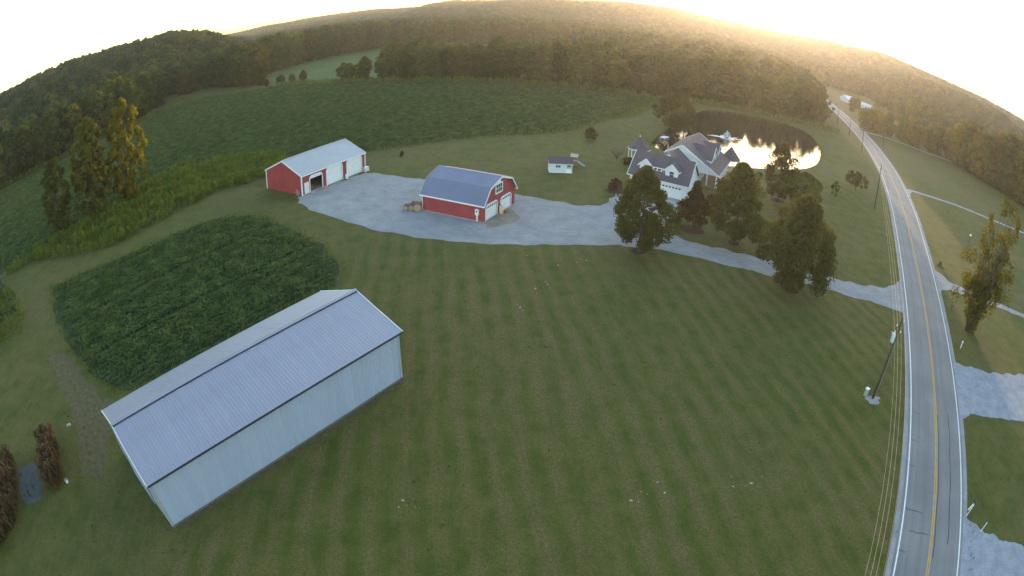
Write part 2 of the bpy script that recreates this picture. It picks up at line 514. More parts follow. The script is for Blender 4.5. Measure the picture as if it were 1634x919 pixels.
def terrain(x, y):
    x = np.asarray(x, float); y = np.asarray(y, float)
    d = np.hypot(x, y); az = np.degrees(np.arctan2(x, y))
    h = np.zeros_like(d)
    for tab, d0, d1 in RIDGES:
        a = np.array([t[0] for t in tab]); e = np.array([t[1] for t in tab])
        el = np.interp(az, a, e)
        fade = np.interp(az, [a[0] - 12, a[0], a[-1], a[-1] + 12], [0, 1, 1, 0])
        top = np.maximum(0, CAM_H + d1 * np.tan(np.radians(el)) - TREE_H) * fade
        t = np.clip((d - d0) / (d1 - d0), 0, 1)
        s_ = t * t * (3 - 2 * t)
        h = np.maximum(h, top * s_)
    # keep the valley floor level along the road
    rd = seg_dist(x, y, ROAD[::5])
    h = h * np.clip((rd - 30) / 220, 0, 1)
    w = np.sin(x * .013 + 1.3) * np.sin(y * .011) + .6 * np.sin(x * .031 + y * .022)
    return h + w * 2.2 * np.clip((h - 2) / 15, 0, 1)

# ------------------------------------------------------------------ ground, one sheet out to the horizon, with the pond cut in
def make_ground():
    nseg = 180
    radii = [262, 300, 340, 390, 440, 500, 560, 630, 700, 780, 860, 950, 1050, 1160, 1280, 1400, 1520, 1680, 1850, 2000, 2150, 2400, 3000, 4200, 6000]
    bm = bmesh.new()
    rings = []
    for r in radii:
        a = np.arange(nseg) * 2 * PI / nseg
        X, Y = r * np.sin(a), r * np.cos(a)
        Zv = terrain(X, Y) if r > 265 else np.zeros(nseg)
        if r > 2500: Zv = Zv * 0.85
        rings.append([bm.verts.new((X[i], Y[i], Zv[i])) for i in range(nseg)])
    for A, B in zip(rings[:-1], rings[1:]):
        for i in range(nseg):
            j = (i + 1) % nseg
            bm.faces.new((A[i], B[i], B[j], A[j]))
    shore = [bm.verts.new((x, y, 0)) for x, y in POND]
    n = len(shore)
    edges = [bm.edges.new((shore[i], shore[(i + 1) % n])) for i in range(n)]
    outer = [bm.edges.get((rings[0][i], rings[0][(i + 1) % nseg])) for i in range(nseg)]
    bmesh.ops.triangle_fill(bm, use_beauty=True, use_dissolve=False, edges=edges + outer)
    # bank and bed of the pond
    cx = sum(p[0] for p in POND) / n; cy_ = sum(p[1] for p in POND) / n
    def ring(k, z):
        return [bm.verts.new((cx + (x - cx) * k, cy_ + (y - cy_) * k, z)) for x, y in POND]
    prev = shore
    for k, z in ((.985, -.22), (.965, -.75), (.85, -1.6)):
        cur = ring(k, z)
        for i in range(n):
            j = (i + 1) % n
            bm.faces.new((prev[i], prev[j], cur[j], cur[i]))
        prev = cur
    bm.faces.new(prev)
    bmesh.ops.recalc_face_normals(bm, faces=bm.faces)
    me = bpy.data.meshes.new('ground'); bm.to_mesh(me); bm.free()
    me.materials.append(M['ground'])
    if me.polygons[0].normal.z < 0:
        me.flip_normals()
    return tag(link('ground', me), kind='structure')
make_ground()

def sheet(name, poly, z, m, jitter=0.0, step=1.2):
    pts = resample(poly, step * .6, True) if jitter else poly
    out = []
    for i, (x, y) in enumerate(pts):
        if jitter:
            j = jitter
            x += j * (1.3 * math.sin(i * .37 + y * .9) + .8 * math.sin(i * .83 + x)) + RNG.normal(0, j * .35)
            y += j * (1.3 * math.sin(i * .41 + x * .8) + .8 * math.sin(i * .77 - y)) + RNG.normal(0, j * .35)
        out.append((x, y, z))
    me = bpy.data.meshes.new(name)
    me.from_pydata(out, [], [tuple(range(len(out)))])
    me.update()
    if me.polygons[0].normal.z < 0: me.flip_normals()
    me.materials.append(m)
    return tag(link(name, me), kind='structure')

def strip(name, line, w0, w1, z, m, kind='structure', parent=None):
    L, R = [], []
    for i, p in enumerate(line):
        a = Vector(line[max(i - 1, 0)][:2]); b = Vector(line[min(i + 1, len(line) - 1)][:2])
        d = (b - a).normalized(); n = Vector((d.y, -d.x))
        L.append((p[0] + n.x * w0, p[1] + n.y * w0, z)); R.append((p[0] + n.x * w1, p[1] + n.y * w1, z))
    k = len(line)
    me = bpy.data.meshes.new(name)
    me.from_pydata(L + R, [], [(i, k + i, k + i + 1, i + 1) for i in range(k - 1)])
    me.materials.append(m); me.update()
    if me.polygons[0].normal.z < 0: me.flip_normals()
    o = link(name, me, parent)
    return tag(o, kind=kind) if not parent else o

M['asphalt'] = asphalt()
sheet('lawn', LAWN, .012, M['lawn'])
sheet('soybean_field', SOY_A, .016, M['field'], .25)
sheet('far_soybean_field', SOY_B, .016, M['field'], .3, 2)
sheet('west_soybean_field', SOY_C, .020, M['field'], .3, 2)
sheet('distant_field', FIELD2, .03, M['far_field'])
sheet('worn_track', [(-40.0, 31.9), (-37.2, 31.6), (-35.6, 28.6), (-34.8, 25.0), (-33.2, 21.5), (-35.8, 21.0), (-38.2, 23.6), (-40.6, 26.4), (-43.6, 28.6), (-50, 32.5), (-57, 36.8), (-52, 37.4), (-45, 33.9)], .018, M['dirt'], .12, .8)
sheet('gravel_drive', LOT, .03, M['gravel'], .16, .9)
M['track'] = simple('packed_gravel', (.285, .283, .29), (.22, .218, .225), .95, .9, obj=False, spec=.15, bumpy=.6, bscale=9, wear=((.31, .31, .32), .8, .46))
for line in ([(58.5, 60.5), (52, 59.6), (44, 62.0), (34, 66.6), (25, 70.8), (17, 73.6), (8, 75.0), (-2, 73.6), (-12, 76), (-20, 82), (-26, 91.5), (-29.5, 93.5)],
             [(16, 76.5), (10, 79.5), (5, 83), (-.5, 84.0)], [(22.5, 74), (20, 80), (20.8, 86), (23.5, 91)], [(-14, 86), (-19, 88.5), (-24, 93)]):
    sm = smooth_line(line, 8)
    for off in (-.85, .85):
        w_ = .26
        strip('tyre_track', sm, off - w_, off + w_, .0345, M['track'])
sheet('garage_apron', [(18.6, 95.0), (28.2, 90.0), (26.8, 86.6), (24.4, 83.4), (21.4, 79.6), (16.6, 84.5), (16.0, 89.5)], .045, M['concrete'])
road = strip('road', ROAD, -ROAD_W / 2 - .35, ROAD_W / 2 + .35, .055, M['asphalt'])
strip('road_shoulder', ROAD, -ROAD_W / 2 - .9, ROAD_W / 2 + .95, .026, M['gravel'])
road_near = [p for p in ROAD]
strip('edge_line', road_near, -ROAD_W / 2 - .07, -ROAD_W / 2 + .09, .062, M['white_line'], parent=road)
strip('edge_line', road_near, ROAD_W / 2 - .09, ROAD_W / 2 + .07, .062, M['white_line'], parent=road)
strip('centre_line', road_near, -.19, -.06, .062, M['yellow_line'], parent=road)
strip('centre_line', road_near, .06, .19, .062, M['yellow_line'], parent=road)
# sealed cracks and tar snakes near the camera
for s0, off, ln in ((14, .25, 1.1), (17.5, .1, .7), (21, .2, 1.4), (24, .1, .6), (27.5, .3, 1.0), (31, .1, .8), (36, .2, 2.2), (42.0, .1, .7),
                    (12, 3.0, 1.5), (33.5, .9, 2.4), (46, .2, .9), (9.5, .2, 1.6), (51, .3, 1.2)):
    pts = [(*road_pt(s0 + random.uniform(-.12, .12), off + ln * k / 5), ) for k in range(6)]
    strip('crack', pts, -.035, .035, .066, M['seal'], parent=road)
for off, s0, s1 in ((4.15, 31, 52), (5.9, 33, 53)):
    pts = [road_pt(s0 + (s1 - s0) * k / 14, off + .05 * math.sin(k * 1.3)) for k in range(15)]
    strip('tar_seam', pts, -.05, .05, .065, M['seal'], parent=road)
sheet('drive_mouth', [road_pt(101, ROAD_W + .3), road_pt(87, ROAD_W + .3), (70.5, 62.6), (74.0, 62.4), (84.7, 57.6), (94.1, 52.6), (110, 44), (111, 46.4), (94.1, 54.8), (84.9, 60), (77, 65.5)], .034, M['gravel'], .12)
sheet('meadow_path', [(112.6, 128.6), road_pt(160, ROAD_W + .4), (113.6, 126.2), (133.7, 122.2), (153.1, 114.4), (171.2, 109), (230, 92), (230, 94.5), (171.2, 111.4), (153.1, 116.8), (133.7, 124.6)], .034, M['gravel_pale'], .1)
sheet('side_road', [(160, 232.6), (156.5, 226.5), (177.1, 230.0), (190.9, 225.4), (205.7, 218.4), (245.7, 214.8), (300, 206), (300, 209.5), (245.7, 218.4), (205.7, 221.4), (190.9, 228.4), (177.1, 232.6)], .034, M['gravel_pale'], .1)
sheet('side_drive', [road_pt(66, ROAD_W + .3), (58, 40.9), (63, 38.6), (72.8, 36.8), (86, 33), (86, 22), (63.1, 27.6), (56, 30.0), (51.4, 31.6), road_pt(52.5, ROAD_W + .3)], .036, M['gravel_pale'], .16, .8)
sheet('corner_drive', [road_pt(37, ROAD_W + .3), (41.2, 16.6), (42.8, 14.4), (47.6, 10.6), (60, 4), (60, -14), (34, 0), road_pt(20, ROAD_W + .3)], .036, M['gravel_pale'], .18, .7)
sheet('footpath', smooth_line([(31.6, 86.2), (33.2, 87.0), (35.3, 88.6), (36.6, 90.6), (36.9, 93.0), (37.8, 93.2), (37.8, 90.3), (36.4, 87.8), (34.0, 85.8), (32.0, 85.2)], 4, True), .04, M['concrete'])

# ------------------------------------------------------------------ leaves, trunks, crowns
def leaf_quads(P, N, size, rng, aspect=.8):
    """diamond leaf clumps at P facing roughly N"""
    n = len(P)
    N = N + rng.normal(0, .55, (n, 3)); N /= np.linalg.norm(N, axis=1)[:, None]
    T = rng.normal(0, 1, (n, 3)); T -= (T * N).sum(1)[:, None] * N; T /= np.linalg.norm(T, axis=1)[:, None]
    B = np.cross(N, T)
    sz = (size * rng.uniform(.6, 1.35, n))[:, None]
    droop = N * sz * .18
    return np.stack([P - T * sz * .5 - droop, P + B * sz * .5 * aspect, P + T * sz * .5 - droop, P - B * sz * .5 * aspect], 1)

PROFILES = {
    'egg':    ([0, .08, .25, .45, .7, .88, 1], [.35, .78, 1, .95, .70, .42, .10]),
    'round':  ([0, .1, .3, .55, .8, .93, 1], [.30, .66, .95, 1, .80, .50, .15]),
    'column': ([0, .1, .3, .5, .7, .88, 1], [.42, .75, .92, 1, .88, .60, .22]),
    'cone':   ([0, .06, .2, .5, .8, 1], [.70, .98, .95, .62, .26, .03]),
    'plume':  ([0, .15, .4, .65, .85, 1], [.25, .50, .80, 1, .80, .30]),
    'hedge':  ([0, .1, .35, .65, .85, .95, 1], [.66, .82, .97, 1, .86, .62, .30]),
    'bush':   ([0, .2, .5, .8, 1], [.80, 1, .92, .60, .15])}

def crown(name, seed, kind, H, z0, R, lobes, per, leaf, m, lobe_k=.30, sparse=0.0, fill=.25):
    rng = np.random.default_rng(seed)
    pu, pr = PROFILES[kind]
    P, N = [], []
    wob = rng.uniform(-.17, .17, 6)
    for i in range(lobes):
        u = (i + rng.uniform(0, 1)) / lobes
        a = i * 2.39996 + rng.uniform(-.5, .5)
        env = np.interp(u, pu, pr) * R * (1 + .16 * math.sin(a * 2 + wob[0] * 20) + wob[i % 6])
        lr = R * lobe_k * rng.uniform(.65, 1.2) * (.55 + .45 * np.interp(u, pu, pr))
        rad = max(0, env - lr * .8) * (rng.uniform(.80, 1.05) if rng.random() > fill else rng.uniform(.1, .7))
        c_ = np.array([rad * math.cos(a), rad * math.sin(a), z0 + (H - z0) * (lr / (H - z0) * .5 + u * (1 - lr / (H - z0)))])
        k = int(per * rng.uniform(.7, 1.3))
        d = rng.normal(0, 1, (k, 3)); d[:, 2] += .25
        d /= np.linalg.norm(d, axis=1)[:, None]
        out = np.array([math.cos(a), math.sin(a), .3])
        keep = (d @ out) > -.55 + rng.normal(0, .25, k)
        d = d[keep]
        if sparse: d = d[rng.random(len(d)) > sparse]
        r = lr * rng.uniform(.55, 1.12, len(d))[:, None] * np.array([1, 1, .85])
        P.append(c_ + d * r); N.append(d)
    P = np.concatenate(P); N = np.concatenate(N)
    P[:, 2] = np.maximum(P[:, 2], z0 * .5 + .1)
    return quad_mesh(name, leaf_quads(P, N, leaf, rng), m)

def trunk(name, seed, H, z0, R, r0, nlimb=9, reach=.8, top=.8):
    rng = np.random.default_rng(seed)
    b = MB()
    lean = rng.normal(0, .015, 2) * H
    ax = lambda t: Vector((lean[0] * t * t, lean[1] * t * t, H * top * t))
    b.tube([ax(0) - Vector((0, 0, .15)), ax(.04), ax(.3), ax(.65), ax(1)], [r0 * 1.5, r0, r0 * .75, r0 * .42, r0 * .1], 8)
    for i in range(nlimb):
        t = .22 + .7 * i / nlimb
        a = i * 2.4 + rng.uniform(-.4, .4)
        p = ax(t); ln = R * reach * rng.uniform(.6, 1.0) * (1.1 - t * .6)
        d = Vector((math.cos(a), math.sin(a), rng.uniform(.35, .9))).normalized()
        q = p + d * ln * .5; e = q + (d + Vector((0, 0, .35))).normalized() * ln * .5
        rr = r0 * (.48 - .3 * t)
        b.tube([p, q, e], [rr, rr * .65, rr * .2], 5)
        for s_ in (-1, 1):
            d2 = Vector((math.cos(a + s_ * .7), math.sin(a + s_ * .7), .5)).normalized()
            b.tube([q, q + d2 * ln * .4], [rr * .5, rr * .12], 4)
    return b.mesh(name, M['bark'], True)

def place_tree(name, parts, label, cat, x, y, scale=1.0, rz=None, colr=(.05, .07, .02), group=None, z=0.0, sz=None, sxy=None):
    t = thing(name, label, cat, (x, y, z), random.uniform(0, 6.28) if rz is None else rz, group)
    t.scale = ((sxy or scale), (sxy or scale), (sz or scale))
    for nm, me in parts:
        o = link(nm, me, t)
        o.color = (*colr, 1)
    return t

def jit(c_, k=.14):
    f = random.uniform(1 - k, 1 + k)
    return (c_[0] * f * random.uniform(.93, 1.07), c_[1] * f, c_[2] * f * random.uniform(.9, 1.1))

OAK = (.076, .078, .024)
GREEN = (.056, .086, .024)
DKGREEN = (.040, .066, .020)
GOLD = (.170, .150, .026)
OLIVE = (.088, .106, .028)

# ------------------------------------------------------------------ yard trees, each its own shape
def yard_tree(seed, kind, H, R, z0, label, x, y, colr, lobes=56, per=270, leaf=.38, r0=.2, sparse=0.10, lobe_k=.27, cat='tree', name='yard_tree', nl=10, top=.8):
    pr = [('trunk', trunk('trunk', seed, H, z0, R, r0, nl, top=top)), ('crown', crown('crown', seed + 1, kind, H, z0, R, lobes, per, leaf, M['leaf'], lobe_k, sparse))]
    return place_tree(name, pr, label, cat, x, y, 1, 0, colr)

yard_tree(11, 'egg', 11.4, 4.9, .9, 'large dark egg-shaped tree on the lawn in front of the house garage', 16.1, 69.4, OAK, r0=.22)
yard_tree(21, 'egg', 12.2, 5.4, .9, 'large dark oval tree between the house porch and the gravel drive', 31.6, 74.4, OAK, r0=.24)
yard_tree(31, 'egg', 12.8, 5.6, .8, 'biggest dark oval tree beside the drive, nearest the road', 35.4, 60.1, OAK, lobes=80, r0=.26)
yard_tree(41, 'cone', 7.5, 3.0, .9, 'young pointed reddish tree in a mulch ring beside the garage door', 26.0, 78.4, (.062, .046, .022), lobes=45, per=190, leaf=.32, r0=.1, lobe_k=.3)
yard_tree(51, 'egg', 11.8, 4.3, .7, 'tall tree at the pond edge in front of the bright water', 49.7, 97.5, (.072, .066, .022), lobes=60, per=190, leaf=.36)
yard_tree(61, 'round', 7.2, 4.6, .5, 'rounded green tree beside the tall tree at the pond edge', 53.6, 94.0, OLIVE, lobes=50, per=200, leaf=.40)
yard_tree(71, 'hedge', 10.2, 5.4, .3, 'broad rounded evergreen standing at the far left shore of the pond', 42.4, 154.0, (.075, .075, .022), lobes=60, per=150, leaf=.55)
yard_tree(81, 'round', 4.6, 3.4, .9, 'small spreading tree alone on the lawn beside the power line', 82.2, 115.6, (.090, .058, .028), lobes=30, per=80, leaf=.34, r0=.12)
yard_tree(91, 'bush', 3.7, 1.7, .3, 'thin young tree on the lawn between the pond and the road', 69.6, 106.2, OLIVE, lobes=20, per=60, leaf=.3, sparse=.35, r0=.06)
yard_tree(101, 'egg', 3.6, 1.1, .4, 'slender golden sapling behind the biggest oval tree by the drive', 42.3, 65.0, GOLD, lobes=16, per=60, leaf=.28, r0=.05)
for x, y, r in ((16.1, 69.4, 1.0), (31.6, 74.4, 1.0), (26.0, 78.4, 1.9), (35.4, 60.1, 1.0), (49.7, 97.5, 1.5)):
    sheet('mulch_ring', [(x + r * math.cos(k * PI / 10), y + r * math.sin(k * PI / 10)) for k in range(20)], .05, M['mulch'], .06, .4)

# the ragged tree right of the road: dense lower trunk, bare stems with tufts above
def ragged_tree():
    rng = np.random.default_rng(5)
    t = thing('ragged_tree', 'tall ragged golden tree with bare upper stems right of the road', 'tree', (67.0, 49.6, 0))
    b = MB()
    P, N = [], []
    def tuft(c_, r, k, stretch=1.2):
        d = rng.normal(0, 1, (k, 3)); d /= np.linalg.norm(d, axis=1)[:, None]
        P.append(np.array(c_) + d * r * rng.uniform(.4, 1.1, k)[:, None] * np.array([1, 1, stretch])); N.append(d)
    stems = []
    for i in range(19):
        a = i * 2.4; s_ = rng.uniform(.8, 5.8)
        h = rng.uniform(10.5, 20.0)
        e = Vector((math.cos(a) * s_ + 1.8, math.sin(a) * s_ * .8, h))
        p0 = Vector((math.cos(a) * .5, math.sin(a) * .5, -.1)); m_ = p0.lerp(e, .45) + Vector((0, 0, h * .08))
        b.tube([p0, m_, e], [.19, .11, .03], 5)
        stems.append((p0, m_, e))
        for k in range(3, 12):
            u = k / 12
            q = p0.lerp(m_, u * 2) if u < .5 else m_.lerp(e, u * 2 - 1)
            if q.z < 8 or rng.random() < .32:
                tuft((q.x + rng.normal(0, .4), q.y + rng.normal(0, .4), q.z), rng.uniform(.65, 1.15), 65)
        if rng.random() < .75: tuft(e, rng.uniform(.55, 1.0), 80, 1.7)
    for k in range(40):
        z = rng.uniform(.5, 8)
        a = rng.uniform(0, 6.28); r = rng.uniform(.5, 1.5)
        tuft((math.cos(a) * r, math.sin(a) * r, z), .85, 75)
    for k in range(26):
        a = rng.uniform(0, 6.28); r = rng.uniform(2.0, 5.6)
        tuft((math.cos(a) * r, math.sin(a) * r, rng.uniform(5, 12)), rng.uniform(.8, 1.3), 85)
    for cx_, cy2, cz_, r_, k_ in ((3.6, -.6, 7.5, 1.7, 170), (4.8, .2, 9.4, 1.5, 150), (3.0, .5, 10.6, 1.5, 140), (-2.6, .3, 7.4, 1.4, 130), (-3.4, -.4, 6.2, 1.1, 90), (4.6, .3, 13.6, 1.3, 110), (3.4, -.5, 15.6, 1.2, 90), (5.6, 0, 11.6, 1.2, 90), (2.2, .2, 5.6, 1.4, 130)):
        for _ in range(4): tuft((cx_ + rng.normal(0, .7), cy2 + rng.normal(0, .7), cz_ + rng.normal(0, .7)), r_ * .6, k_ // 3)
    link('trunk', b.mesh('trunk', M['bark'], True), t)
    o = link('crown', quad_mesh('crown', leaf_quads(np.concatenate(P), np.concatenate(N), .36, rng), M['leaf']), t)
    o.color = (.098, .092, .024, 1)
ragged_tree()

# poplars by the ditch
POP = [[('trunk', trunk('trunk', 200 + k, 20, 1, 4.2, .35, 12)), ('crown', crown('crown', 210 + k, 'column', 20, .5, 4.4, 78, 170, .60, M['leaf'], .24, .18))] for k in range(3)]
for k, (x, y, h, w, c_, lab) in enumerate([
        (-92.6, 76.4, 15.8, .95, (.105, .105, .034), 'slim dark poplar at the lower end of the weedy ditch'),
        (-85.4, 83.2, 21.5, 1.20, (.150, .140, .036), 'brownish tall poplar in the middle of the three by the ditch'),
        (-88.0, 86.4, 18.0, .85, (.125, .120, .034), 'lower dark poplar tucked beside the brownish tall poplar'),
        (-80.0, 91.2, 22.8, 1.12, GOLD, 'golden sunlit tall poplar beside the dark soybean field')]):
    place_tree('poplar_tree', POP[k % 3], lab, 'tree', x, y, 1, colr=c_, group='poplars by the ditch', sz=h / 20, sxy=w)

# shrubs around the house and yard
BUSH = [crown('foliage', 300 + k, 'bush', 1.0, .02, .62, 14, 55, .14, M['leaf'], .42) for k in range(3)]
def shrub(lab, x, y, h, w, colr, name='shrub'):
    o = link(name, random.choice(BUSH), None, (x, y, 0), random.uniform(0, 6))
    o.scale = (w, w, h); o.color = (*colr, 1)
    return tag(o, lab, 'shrub')
shrub('round dark red shrub in a bed beside the garage corner', 16.6, 94.4, 2.2, 2.4, (.075, .035, .028))
shrub('dark rounded bush at the mown edge of the far soybean field', 16.7, 131.7, 2.9, 3.2, (.055, .060, .020))
shrub('tiny dark bush alone on the grass behind the red barn', -22.4, 111.8, 1.3, .9, (.045, .040, .020))
for x, y, h, w, c_, lab in ((31.8, 89.6, 1.5, 1.7, (.10, .065, .02), 'golden brown shrub at the foot of the porch'), (33.2, 91.6, 1.7, 1.8, (.06, .04, .025), 'dark shrub against the porch end wall'),
                            (31.3, 87.6, 1.2, 1.9, (.10, .12, .02), 'yellow green low shrub beside the curved footpath'), (36.0, 95.2, 1.3, 1.5, (.05, .05, .02), 'dark green shrub in front of the porch railing'),
                            (30.2, 91.2, 1.4, 1.4, (.055, .05, .02), 'small dark shrub between the garage and the porch'), (22.0, 112.0, 1.5, 3.0, (.05, .055, .02), 'low wide shrub beside the gazebo')):
    shrub(lab, x, y, h, w, c_)
sheet('planting_bed', smooth_line([(29.6, 89.6), (30.4, 87.0), (32.4, 86.8), (35.6, 89.5), (36.6, 94), (35.8, 96.4), (33, 93), (30.6, 92)], 4, True), .032, M['mulch'])
sheet('planting_bed', [(16.6 + 2.0 * math.cos(k * PI / 8), 94.2 + 1.6 * math.sin(k * PI / 8)) for k in range(16)], .048, M['mulch'], .08, .5)
# a bare small tree on the lawn behind the house
b = MB()
_r = np.random.default_rng(9)
b.tube([(0, 0, -.05), (0, 0, 1.0)], [.09, .06], 6)
for k in range(16):
    a = k * 2.4; e = Vector((math.cos(a) * 1.6, math.sin(a) * 1.6, 2.2 + _r.uniform(0, 1.6)))
    m_ = Vector((math.cos(a) * .6, math.sin(a) * .6, 1.5))
    b.tube([(0, 0, .7), m_, e], [.045, .03, .008], 4)
    for s_ in (-.5, .5):
        b.tube([m_, m_ + Vector((math.cos(a + s_), math.sin(a + s_), .9))], [.02, .006], 4)
o = b.build('bare_tree', M['bark'], None, (19.8, 113.5, 0))
tag(o, 'small bare twiggy tree on the grass left of the gazebo', 'tree')

# ------------------------------------------------------------------ tree rows that can be told apart
MID = []
for k in range(6):
    kind = ('hedge', 'round', 'hedge', 'round', 'hedge', 'hedge')[k]
    MID.append([('trunk', trunk('trunk', 400 + k, 18, 2, 5, .3, 7)), ('crown', crown('crown', 420 + k, kind, 18, .3, 5.2, 52, 95, .95, M['leaf'], .34, 0, .2))])
ORD = ['first', 'second', 'third', 'fourth', 'fifth', 'sixth', 'seventh', 'eighth', 'ninth', 'tenth', 'eleventh', 'twelfth', 'thirteenth', 'fourteenth', 'fifteenth',
       'sixteenth', 'seventeenth', 'eighteenth', 'nineteenth']
TENS = {20: 'twent', 30: 'thirt', 40: 'fort'}
def ordinal(i):
    if i < 19: return ORD[i]
    t, u = divmod(i + 1, 10)
    return TENS[t * 10] + ('ieth' if u == 0 else 'y-' + ORD[u - 1])
def tree_row(line, step, hts, where, group, cols, name='woodland_tree', jitter=1.4, wk=1.15, var=None):
    L = [Vector(p) for p in line]
    pts, d, nxt = [], 0.0, 0.0
    for a, b_ in zip(L[:-1], L[1:]):
        ln = (b_ - a).length
        while nxt <= d + ln:
            pts.append(a.lerp(b_, (nxt - d) / ln)); nxt += step * random.uniform(.8, 1.2)
        d += ln
    spots = [(p.x + random.gauss(0, jitter), p.y + random.gauss(0, jitter)) for p in pts]
    spots.sort(key=lambda q: math.atan2(q[0], q[1]))
    n = len(spots)
    for i, (x, y) in enumerate(spots):
        h = np.interp(i / max(1, n - 1), np.linspace(0, 1, len(hts)), hts) * random.uniform(.9, 1.1)
        c_ = random.choice(cols)
        place_tree(name, random.choice(var or MID), '%s tree from the left %s' % (ordinal(i), where), 'tree', x, y, 1, colr=jit(c_), group=group,
                   sz=h / 18, sxy=h / 18 * random.uniform(.85, 1.15) * wk)
    return spots
LINE_C = [GREEN, DKGREEN, GREEN, OLIVE]
tree_row([(-78, 245), (-66, 242), (-56, 240)], 5.5, [8, 9, 12], 'in the short bushes at the end of the hedgerow', 'short hedgerow trees', [OLIVE, GREEN])
tree_row([(-53, 241), (-30, 236.5), (0, 230.5), (20, 228), (40, 221), (54, 214)], 6.2, [15.5, 15, 16, 17, 17.5, 17.5], 'in the hedgerow behind the soybean field', 'hedgerow behind the soybean field', LINE_C, wk=1.15)
tree_row([(-50, 251), (-20, 246), (10, 240), (45, 232)], 8.5, [16, 16.5, 17.5, 18.5], 'in the back row of the soybean hedgerow', 'back row of the hedgerow', LINE_C)
LOOSE = [[('trunk', trunk('trunk', 460 + k, 18, 2, 5, .3, 8)), ('crown', crown('crown', 470 + k, 'round', 18, 1.5, 5.4, 26, 70, .8, M['leaf'], .27, .25, .1))] for k in range(2)]
tree_row([(58, 223), (72, 230), (88, 229), (97, 222)], 6.0, [17.5, 18, 18.5, 17.5], 'in the dense left part of the pond shore wood', 'left part of the pond shore wood', [GREEN, OLIVE, (.075, .078, .024)])
tree_row([(104, 218), (114, 216), (127, 218), (138, 226)], 7.5, [16.5, 16, 15, 13], 'in the loose trees on the pond shore by the road', 'loose pond shore trees by the road', [GREEN, OLIVE, (.075, .078, .024)], var=LOOSE)
tree_row([(62, 236), (85, 240), (105, 230), (128, 232), (145, 250), (158, 280)], 8, [18, 18, 17, 15], 'in the back row of the pond wood', 'back row of the pond wood', [GREEN, OLIVE])
tree_row([(-200, 126), (-189, 146), (-178, 166), (-171, 198)], 7.5, [20, 19, 20, 22], 'at the edge of the left wood', 'edge of the left wood', [(.130, .120, .026), OLIVE, (.085, .088, .024), DKGREEN])
tree_row([(-211, 130), (-200, 152), (-188, 178), (-180, 212), (-184, 250)], 9, [23, 22, 23, 22], 'in the second row of the left wood', 'second row of the left wood', [(.105, .100, .026), GREEN, OLIVE])
tree_row([(-180, 268), (-172, 286), (-155, 284), (-140, 272), (-131, 268)], 7.5, [17, 23, 24, 22], 'in the clump beyond the left corner of the big field', 'clump beyond the big field', [OLIVE, (.085, .088, .024), GREEN])
tree_row([(-126, 262), (-118, 259), (-108, 258), (-97, 252)], 6.5, [5, 4, 5, 6], 'in the low scrub between the two fields', 'low scrub between the fields', [OLIVE, (.095, .090, .026), DKGREEN], wk=1.5)
tree_row([(-152, 325), (-152, 370), (-134, 418), (-112, 454), (-58, 470), (0, 480), (40, 470)], 10.5, [24, 24, 25, 22, 19, 19], 'in the wood behind the distant green field', 'wood behind the distant field', [OLIVE, (.090, .092, .026), GREEN])
tree_row([(166, 234), (180, 239), (196, 234), (214, 229), (232, 226)], 5.0, [12, 13.5, 14, 15, 17], 'in the golden row along the side road', 'golden trees along the side road', [GOLD, (.150, .140, .026), OLIVE])
tree_row([(226, 208), (230, 192), (236, 176), (240, 158), (246, 140)], 7.5, [24, 27, 30, 30], 'at the edge of the right wood', 'edge of the right wood', [(.165, .145, .028), (.140, .126, .026), OLIVE])
tree_row([(240, 220), (248, 200), (256, 180), (262, 150)], 9, [25, 27, 28], 'in the second row of the right wood', 'second row of the right wood', [OLIVE, GREEN, (.110, .105, .026)])
place_tree('shade_tree', MID[0], 'huge rounded green tree standing behind the golden row', 'tree', 285, 327, 1, colr=(.105, .120, .030), sz=27 / 18, sxy=25 / 18)
for x, y, h, lab in ((214, 318, 10, 'left'), (238, 346, 9, 'middle'), (262, 352, 9, 'right')):
    place_tree('roadside_tree', MID[2], '%s of three small trees in front of the far white houses' % ('leftmost' if lab == 'left' else 'middle one' if lab == 'middle' else 'rightmost'), 'tree', x, y, 1, colr=jit(OLIVE), group='small trees near the far houses', sz=h / 18, sxy=h / 16)

